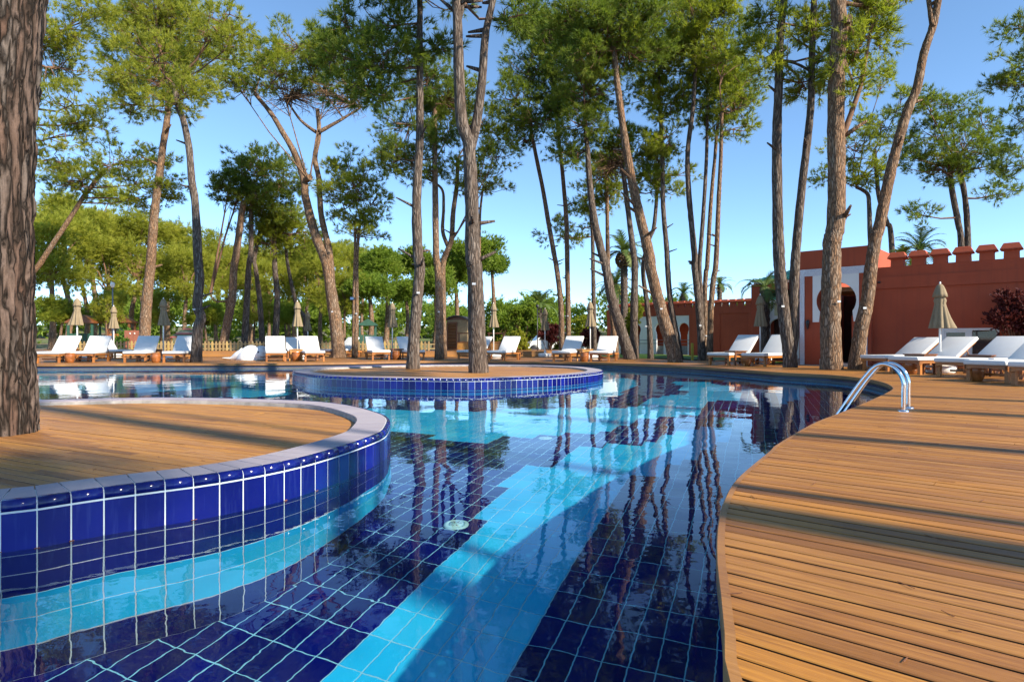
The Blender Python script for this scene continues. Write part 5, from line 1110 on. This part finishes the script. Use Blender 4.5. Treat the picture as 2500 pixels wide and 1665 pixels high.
for i, (u, v, Yd) in enumerate([(1340, 812, 33), (1437, 820, 34)]):
    c = D(u, v, Yd); shrub('purple_shrub', ['dark purple round shrub below the free standing palm', 'small dark purple shrub behind the umbrella by the orange pot'][i], (c.x, Yd, .05), [((0, 0, c.z-.1), (.6, .6, .4)), ((.2, .1, c.z+.2), (.4, .4, .25))], M_purple, 83+i, L=.09, wd=.04)
c = D(1277, 780, 34); shrub('broadleaf_tree', 'light green young broadleaf tree left of the free standing palm', (c.x, 34, .05), [((0, 0, c.z), (.7, .6, .7)), ((.4, 0, c.z+.5), (.6, .5, .4)), ((-.5, 0, c.z+.3), (.5, .5, .5)), ((0, .2, c.z-.7), (.5, .5, .4)), ((.7, 0, c.z-.3), (.4, .4, .4))], M_broad, 86, L=.11, wd=.05, cat='tree')
for i, (u, v, Yd, m__, lb) in enumerate([(1215, 790, 36, M_broad, 'bright green bush beside the wooden hut'), (1545, 770, 31, M_ndl_lt, 'thin pale green sapling between pine trunks before the arcade'), (1420, 790, 45, M_ndl, 'rounded dark pine bush behind the orange pot lounger'), (1250, 835, 33, M_ndl_lt, 'low yellowish bush right of the wooden benches'), (1385, 840, 36, M_ndl_lt, 'low scrubby bush beside the white car'), (300, 835, 33.5, M_grass, 'low green bush under the play frame')]):
    c = D(u, v, Yd); r = {1: .35}.get(i, .9); shrub('bush', lb, (c.x, Yd, .05), [((0, 0, max(.3, c.z-.05)), (r, r*.8, r if i == 1 else .5)), ((r*.4, 0, max(.3, c.z+.3)), (r*.6, r*.6, .35)), ((-r*.3, 0, max(.25, c.z-.6)), (r*.6, r*.6, .4))], m__, 90+i, L=.12, wd=.04, cat='bush')
#@@PART4
# ------------------------------------------------------------------ picket fence
fe = empty('picket_fence', (0, 0, 0), 0, 'low wooden picket fence behind the loungers, along the grove', 'fence')
fY = 30.2; x0_, x1_ = D(160, 830, fY).x, D(1062, 830, fY).x; zt_ = D(0, 827, fY).z
b = MB(); b.poly([(-.045, 0), (.045, 0), (.045, zt_-.50), (0, zt_-.43), (-.045, zt_-.50)], Matrix(), .02); po = b.build('picket', plank_mat('weathered_picket', 0, (.25, .18, .08), (.40, .30, .14), (.52, .42, .22)), fe); k = 0
for i in range(int((x1_-x0_)/.178)):
    o = po if i == 0 else obj('picket', po.data, None, fe); o.location = (x0_+i*.178, fY, .43+rgb.uniform(-.015, .01)); o.rotation_euler = (0, rgb.uniform(-.02, .02), 0)
for z in (.50, .72):
    b = MB(); b.box(x0_-.1, x1_+.1, fY+.022, fY+.05, z, z+.05); b.build('rail', bpy.data.materials['weathered_picket'], fe)
# ------------------------------------------------------------------ whale slide
wc = P(610, 874, DK); wh = empty('whale_slide', wc, 0, 'glossy white whale shaped pool slide resting on the deck', 'slide')
bm = bmesh.new(); bmesh.ops.create_uvsphere(bm, u_segments=32, v_segments=20, radius=1)
for v in bm.verts:
    x, y, z = v.co; s_ = 1.0-.55*max(0, -x)**2*.5
    v.co = Vector((x*.62, y*.45*s_, max(-.02, z*.62*s_+.02*math.sin(x*3))))
me = bpy.data.meshes.new('body'); bm.to_mesh(me); bm.free(); me.polygons.foreach_set('use_smooth', [True]*len(me.polygons)); obj('body', me, M_whale, wh)
bm = bmesh.new(); bmesh.ops.create_uvsphere(bm, u_segments=24, v_segments=16, radius=1)
for v in bm.verts: x, y, z = v.co; v.co = Vector((x*.34+.5, y*.40, max(-.01, z*.36+.24)))
me = bpy.data.meshes.new('head'); bm.to_mesh(me); bm.free(); me.polygons.foreach_set('use_smooth', [True]*len(me.polygons)); obj('head', me, M_whale, wh)
b = MB(); tp = smooth_path([(-.30, 0, .24), (-.55, 0, .17), (-.75, 0, .09), (-.92, 0, .055)]); b.tube(tp, [.27-.235*i/(len(tp)-1) for i in range(len(tp))], 16); b.build('tail', M_whale, wh); wh.scale = (.84, .84, .9)
for s_ in (-1, 1):
    bm = bmesh.new(); bmesh.ops.create_uvsphere(bm, u_segments=16, v_segments=10, radius=1)
    for v in bm.verts: x, y, z = v.co; v.co = Vector((-.98+x*.15-.10*abs(y), s_*.13+y*.15, .07+z*.03+.03*abs(y)))
    me = bpy.data.meshes.new('fluke'); bm.to_mesh(me); bm.free(); me.polygons.foreach_set('use_smooth', [True]*len(me.polygons)); obj('fluke', me, M_whale, wh)
b = MB(); b.lathe([(.001, .03), (.03, .022), (.04, 0)], 12); o = b.build('eye', simple('dark_blue_eye', (.01, .015, .06), .2), wh); o.rotation_euler = (R(90), 0, 0); o.location = (.53, -.385, .34)
b = MB(); b.tube(smooth_path([(.60, -.385, .16), (.70, -.335, .13), (.78, -.24, .14)]), .012, 6); b.build('mouth', M_pot, wh)
bm = bmesh.new(); bmesh.ops.create_uvsphere(bm, u_segments=16, v_segments=10, radius=1)
for v in bm.verts: x, y, z = v.co; v.co = Vector((.02+x*.16-z*.06, -.40+y*.05-z*-.03, .14+z*.14))
me = bpy.data.meshes.new('fin'); bm.to_mesh(me); bm.free(); me.polygons.foreach_set('use_smooth', [True]*len(me.polygons)); obj('fin', me, M_whale, wh)
# ------------------------------------------------------------------ wooden hut, benches, play things, striped tent
hq = D(1116, 848, 33); hut = empty('wooden_hut', (hq.x, 33, .42), R(-12), 'narrow brown wooden hut with louvred door and curved roof', 'hut')
hw, hh_ = .55, 1.6
b = MB(); b.box(-hw, hw, -.02, 1.0, 0, hh_); b.build('wall', simple('khaki_board', (.30, .22, .12), .8, .15, 8), hut)
b = MB(); b.box(-hw-.0, .02, -.08, -.022, .0, .06); b.box(-hw, .02, -.08, -.022, 1.42, 1.5); b.box(-hw, -hw+.06, -.08, -.022, .06, 1.42); b.box(-.04, .02, -.08, -.022, .06, 1.42); dr_ = b.build('door', M_teakdk, hut)
for i in range(17):
    b = MB(); b.box(-hw+.062, -.042, -.012, .012, -.028, .028, Matrix.Translation((0, -.05, .105+i*.079)) @ Matrix.Rotation(R(35), 4, 'X')); b.build('louvre_slat', M_teakdk, dr_)
b = MB(); n = 10; out = [(-hw-.12+(2*hw+.24)*i/n, hh_+.02+.22*math.sin(math.pi*i/n)) for i in range(n+1)]; out += [(x, z-.05) for x, z in out[::-1]]; b.poly(out, Matrix.Translation((0, -.25, 0)), 1.4); b.build('roof', simple('dark_shingle', (.10, .09, .075), .9, .3, 10), hut)
b = MB(); b.poly([(-hw, hh_)]+[(-hw+2*hw*i/8, hh_+.16*math.sin(math.pi*i/8)) for i in range(1, 8)]+[(hw, hh_)], Matrix.Translation((0, .0, .001)), .9); b.build('gable', M_teakdk, hut)
for (u0_, u1_, lb) in ((1116, 1150, 'low panelled wooden bench left of the stout island pine'), (1190, 1232, 'low panelled wooden bench right of the stout island pine')):
    a = D(u0_, 845, 30); c = D(u1_, 845, 30); be = empty('wooden_bench', (a.x, 30, .424), 0, lb, 'bench'); w_ = c.x-a.x
    b = MB(); b.box(0, w_, 0, .5, 0, .40); b.build('panel', M_teaklt, be); b = MB(); b.box(-.03, w_+.03, -.03, .53, .402, .44); b.build('seat', M_teak, be)
    for x in (.04, w_-.1): 
        b = MB(); b.box(x, x+.06, .2, .26, .44, .82); b.build('post', M_teakdk, be)
    b = MB(); b.box(.0, w_, .19, .27, .822, .88); b.build('rail', M_teakdk, be)
tq = D(457, 822, 34); te = empty('striped_tent', (tq.x, 34, .05), 0, 'small pyramid tent roof in faded red and green stripes', 'tent'); hb, ht = D(0, 822, 34).z, D(0, 795, 34).z
cols_ = [simple('faded_red_cloth', (.45, .12, .10), .9), simple('faded_green_cloth', (.13, .2, .10), .9), simple('faded_sand_cloth', (.5, .36, .25), .9)]
for i in range(7):
    t0, t1 = i/7, (i+1)/7; w0_, w1__ = .62*(1-t0)+.02, .62*(1-t1)+.02; z0_, z1__ = hb+(ht-hb)*t0, hb+(ht-hb)*t1; b = MB()
    b.add([(-w0_, -w0_, z0_), (w0_, -w0_, z0_), (w0_, w0_, z0_), (-w0_, w0_, z0_), (-w1__, -w1__, z1__), (w1__, -w1__, z1__), (w1__, w1__, z1__), (-w1__, w1__, z1__)], [(j, (j+1) % 4, 4+(j+1) % 4, 4+j) for j in range(4)]); b.build('stripe_panel', cols_[(0, 1, 0, 2, 1, 0, 1)[i]], te)
for sx in (-.55, .55):
    for sy in (-.55, .55):
        b = MB(); b.tube([(sx, sy, 0), (sx, sy, hb+.02)], .03, 6); b.build('post', M_teak, te)
gm = simple('dark_green_board', (.015, .07, .045), .7, .2); rm = simple('red_brown_board', (.28, .10, .06), .8, .2)
def playhouse(u, v0, v1, w_, Yd, lab, mats, slide=False):
    c = D(u, 830, Yd); z1_ = D(0, v0, Yd).z; ro = empty('playhouse', (c.x, Yd, .05), R(15), lab, 'playhouse')
    for sx in (-1, 1):
        for sy in (0, 1):
            b = MB(); b.box(sx*w_/2-.05, sx*w_/2+.05, sy*w_-.05, sy*w_+.05, 0, z1_); b.build('post', mats[0], ro)
    b = MB(); b.box(-w_/2, w_/2, 0, w_, .7, .78); b.build('floor', mats[1], ro)
    for i in range(5):
        b = MB(); b.box(-w_/2+.06+i*(w_-.1)/5, -w_/2+.03+(i+1)*(w_-.1)/5, -.02, .01, .79, 1.25); b.build('board', mats[1], ro)
    b = MB(); b.poly([(-w_/2-.15, z1_), (w_/2+.15, z1_), (w_/2+.1, z1_+.08), (0, z1_+.45), (-w_/2-.1, z1_+.08)], Matrix.Translation((0, -.15, 0)), w_+.3); b.build('roof', mats[2], ro)
    if slide:
        b = MB(); b.poly([(w_/2, .75), (w_/2+1.5, .05), (w_/2+1.6, .05), (w_/2+1.6, .12), (w_/2, .87)], Matrix.Translation((0, .2, 0)), .5); b.build('slide', mats[1], ro)
playhouse(898, 792, 830, 1.0, 40, 'dark green playhouse with slide beyond the fence, between pine trunks', (gm, gm, gm), True)
playhouse(196, 786, 830, 1.1, 33, 'green posted play tower behind the umbrella by the thick scaly trunk', (gm, gm, M_teakdk))
playhouse(290, 785, 830, 1.0, 34, 'open brown timber play frame beside the red brown panel', (M_teakdk, M_teak, M_teakdk))
pq = D(323, 828, 33); pp_ = empty('play_panel', (pq.x, 33, .05), 0, 'plain red brown play panel with two small round holes', 'panel'); w_ = .42
b = MB(); b.box(-w_, w_, 0, .04, .5, D(0, 804, 33).z); b.build('board', rm, pp_)
for sx in (-.36, .32):
    b = MB(); b.box(sx, sx+.06, .042, .1, 0, 1.3); b.build('post', M_teakdk, pp_)
for sx in (-.12, .12):
    b = MB(); b.lathe([(.001, 0), (.04, 0), (.04, .01), (.001, .012)], 12); o = b.build('hole', M_pole, pp_); o.rotation_euler = (R(90), 0, 0); o.location = (sx, -.004, 1.25)
# floodlight on the twin pine stems, lamp post, yellow post, far tower block and car
q_ = D(860, 724, 26.6); fl_ = empty('floodlight', q_, 0, 'small dark floodlight fixed to the two thin pine stems', 'floodlight')
rbox('housing', M_black, fl_, -.09, .09, -.06, .06, -.07, .07, .015); b = MB(); b.box(-.07, .07, -.068, -.061, -.05, .05); b.build('lens', simple('blue_lens', (.05, .10, .22), .1), fl_); b = MB(); b.box(.0, .16, .0, .03, -.02, .02); b.build('bracket', M_black, fl_)
q_ = D(275, 700, 31); lp = empty('lamp_post', (q_.x, 31, .05), 0, 'grey lamp post behind the smaller closed umbrella', 'lamp post'); b = MB(); b.tube([(0, 0, 0), (0, 0, q_.z)], [.04, .03], 8); b.build('post', M_lip, lp); b = MB(); b.lathe([(.03, 0), (.09, .05), (.1, .2), (.06, .26), (.001, .28)], 12, (0, 0, q_.z)); b.build('lamp_head', M_pole, lp)
q_ = D(1312, 750, 31); lp = empty('lamp_post', (q_.x, 31, .05), 0, 'thin black lamp post beside the free standing palm', 'lamp post'); b = MB(); b.tube([(0, 0, 0), (0, 0, q_.z)], .025, 8); b.build('post', M_black, lp); b = MB(); b.lathe([(.02, 0), (.07, .04), (.08, .14), (.001, .2)], 10, (0, 0, q_.z)); b.build('lamp_head', M_black, lp)
q_ = D(1690, 874, 24.2); yp = empty('marker_post', (q_.x, 24.2, .1), 0, 'plain yellow post beside the bundle of slim pines', 'post'); ym = simple('yellow_paint', (.45, .34, .04), .6); b = MB(); b.box(-.045, .045, -.045, .045, 0, .68); b.build('shaft', ym, yp); b = MB(); b.lathe([(.06, .681), (.055, .70), (.001, .72)], 4); b.build('cap', ym, yp)
tw = D(1036, 812, 400); ho = empty('tower_block', (tw.x, 400, 0), R(20), 'far white tower block between trunks behind the oval island', 'building'); zt2 = D(0, 792, 400).z
b = MB(); b.box(-3.4, 3.4, 0, 8, 0, zt2); b.build('wall', M_white, ho); wmat = simple('grey_window', (.2, .22, .26), .3)
nfl = 9
for i in range(nfl):
    for j in range(4):
        b = MB(); zz = 1+i*(zt2-1.5)/nfl; b.box(-2.9+j*1.55, -1.9+j*1.55, -.06, -.01, zz, zz+.75); b.build('window', wmat, ho)
cq = D(1348, 838, 40); car = empty('parked_car', (cq.x, 40, .05), R(8), 'white parked car glimpsed beyond the deck behind low bushes', 'car')
def prof_body():
    return [(-2.0, .28), (-2.02, .62), (-1.9, .82), (-1.2, .90), (-.75, 1.36), (.85, 1.40), (1.55, .95), (2.0, .85), (2.05, .5), (2.0, .28)]
b = MB(); b.poly(prof_body(), Matrix.Translation((0, -.8, 0)), 1.6); b.build('body', M_whale, car)
b = MB(); b.poly([(-1.05, .93), (-.70, 1.30), (0, 1.33), (0, .93)], Matrix.Translation((0, -.82, 0)), .018); b.build('window', M_glass, car); b = MB(); b.poly([(.06, .93), (.06, 1.33), (.80, 1.34), (1.35, .95)], Matrix.Translation((0, -.82, 0)), .018); b.build('window', M_glass, car)
for x in (-1.3, 1.3):
    b = MB(); b.lathe([(.001, -.1), (.2, -.1), (.31, -.08), (.32, 0), (.31, .08), (.2, .1), (.001, .1)], 18); o = b.build('wheel', M_black, car); o.rotation_euler = (R(90), 0, 0); o.location = (x, -.72, .32)


# a few fallen needles on the planks
rl = random.Random(41); b = MB(); k = 0
while k < 170:
    if rl.random() < .6: x, y, z = rl.uniform(.4, 5), rl.uniform(1, 8), DK+.0025; ok_ = not inside(POOLXY, x, y) and y > x*1.1
    else: x, y, z = rl.uniform(-5, -1), rl.uniform(2.4, 6.3), .168; ok_ = inside([(p.x*.96-.12, p.y*.96+.2) for p in cA[::4]], x, y)
    if not ok_: continue
    k += 1; l = rl.uniform(.012, .035); b.box(-l, l, -.0008, .0008, 0, .0014, Matrix.Translation((x, y, z)) @ Matrix.Rotation(rl.uniform(0, 3.14), 4, 'Z') @ Matrix.Rotation(rl.uniform(-.03, .03), 4, 'Y'))
tag(b.build('fallen_needles', bpy.data.materials['brown_needles']), 'thin brown pine needles scattered over the deck planks', 'litter', kind='stuff')
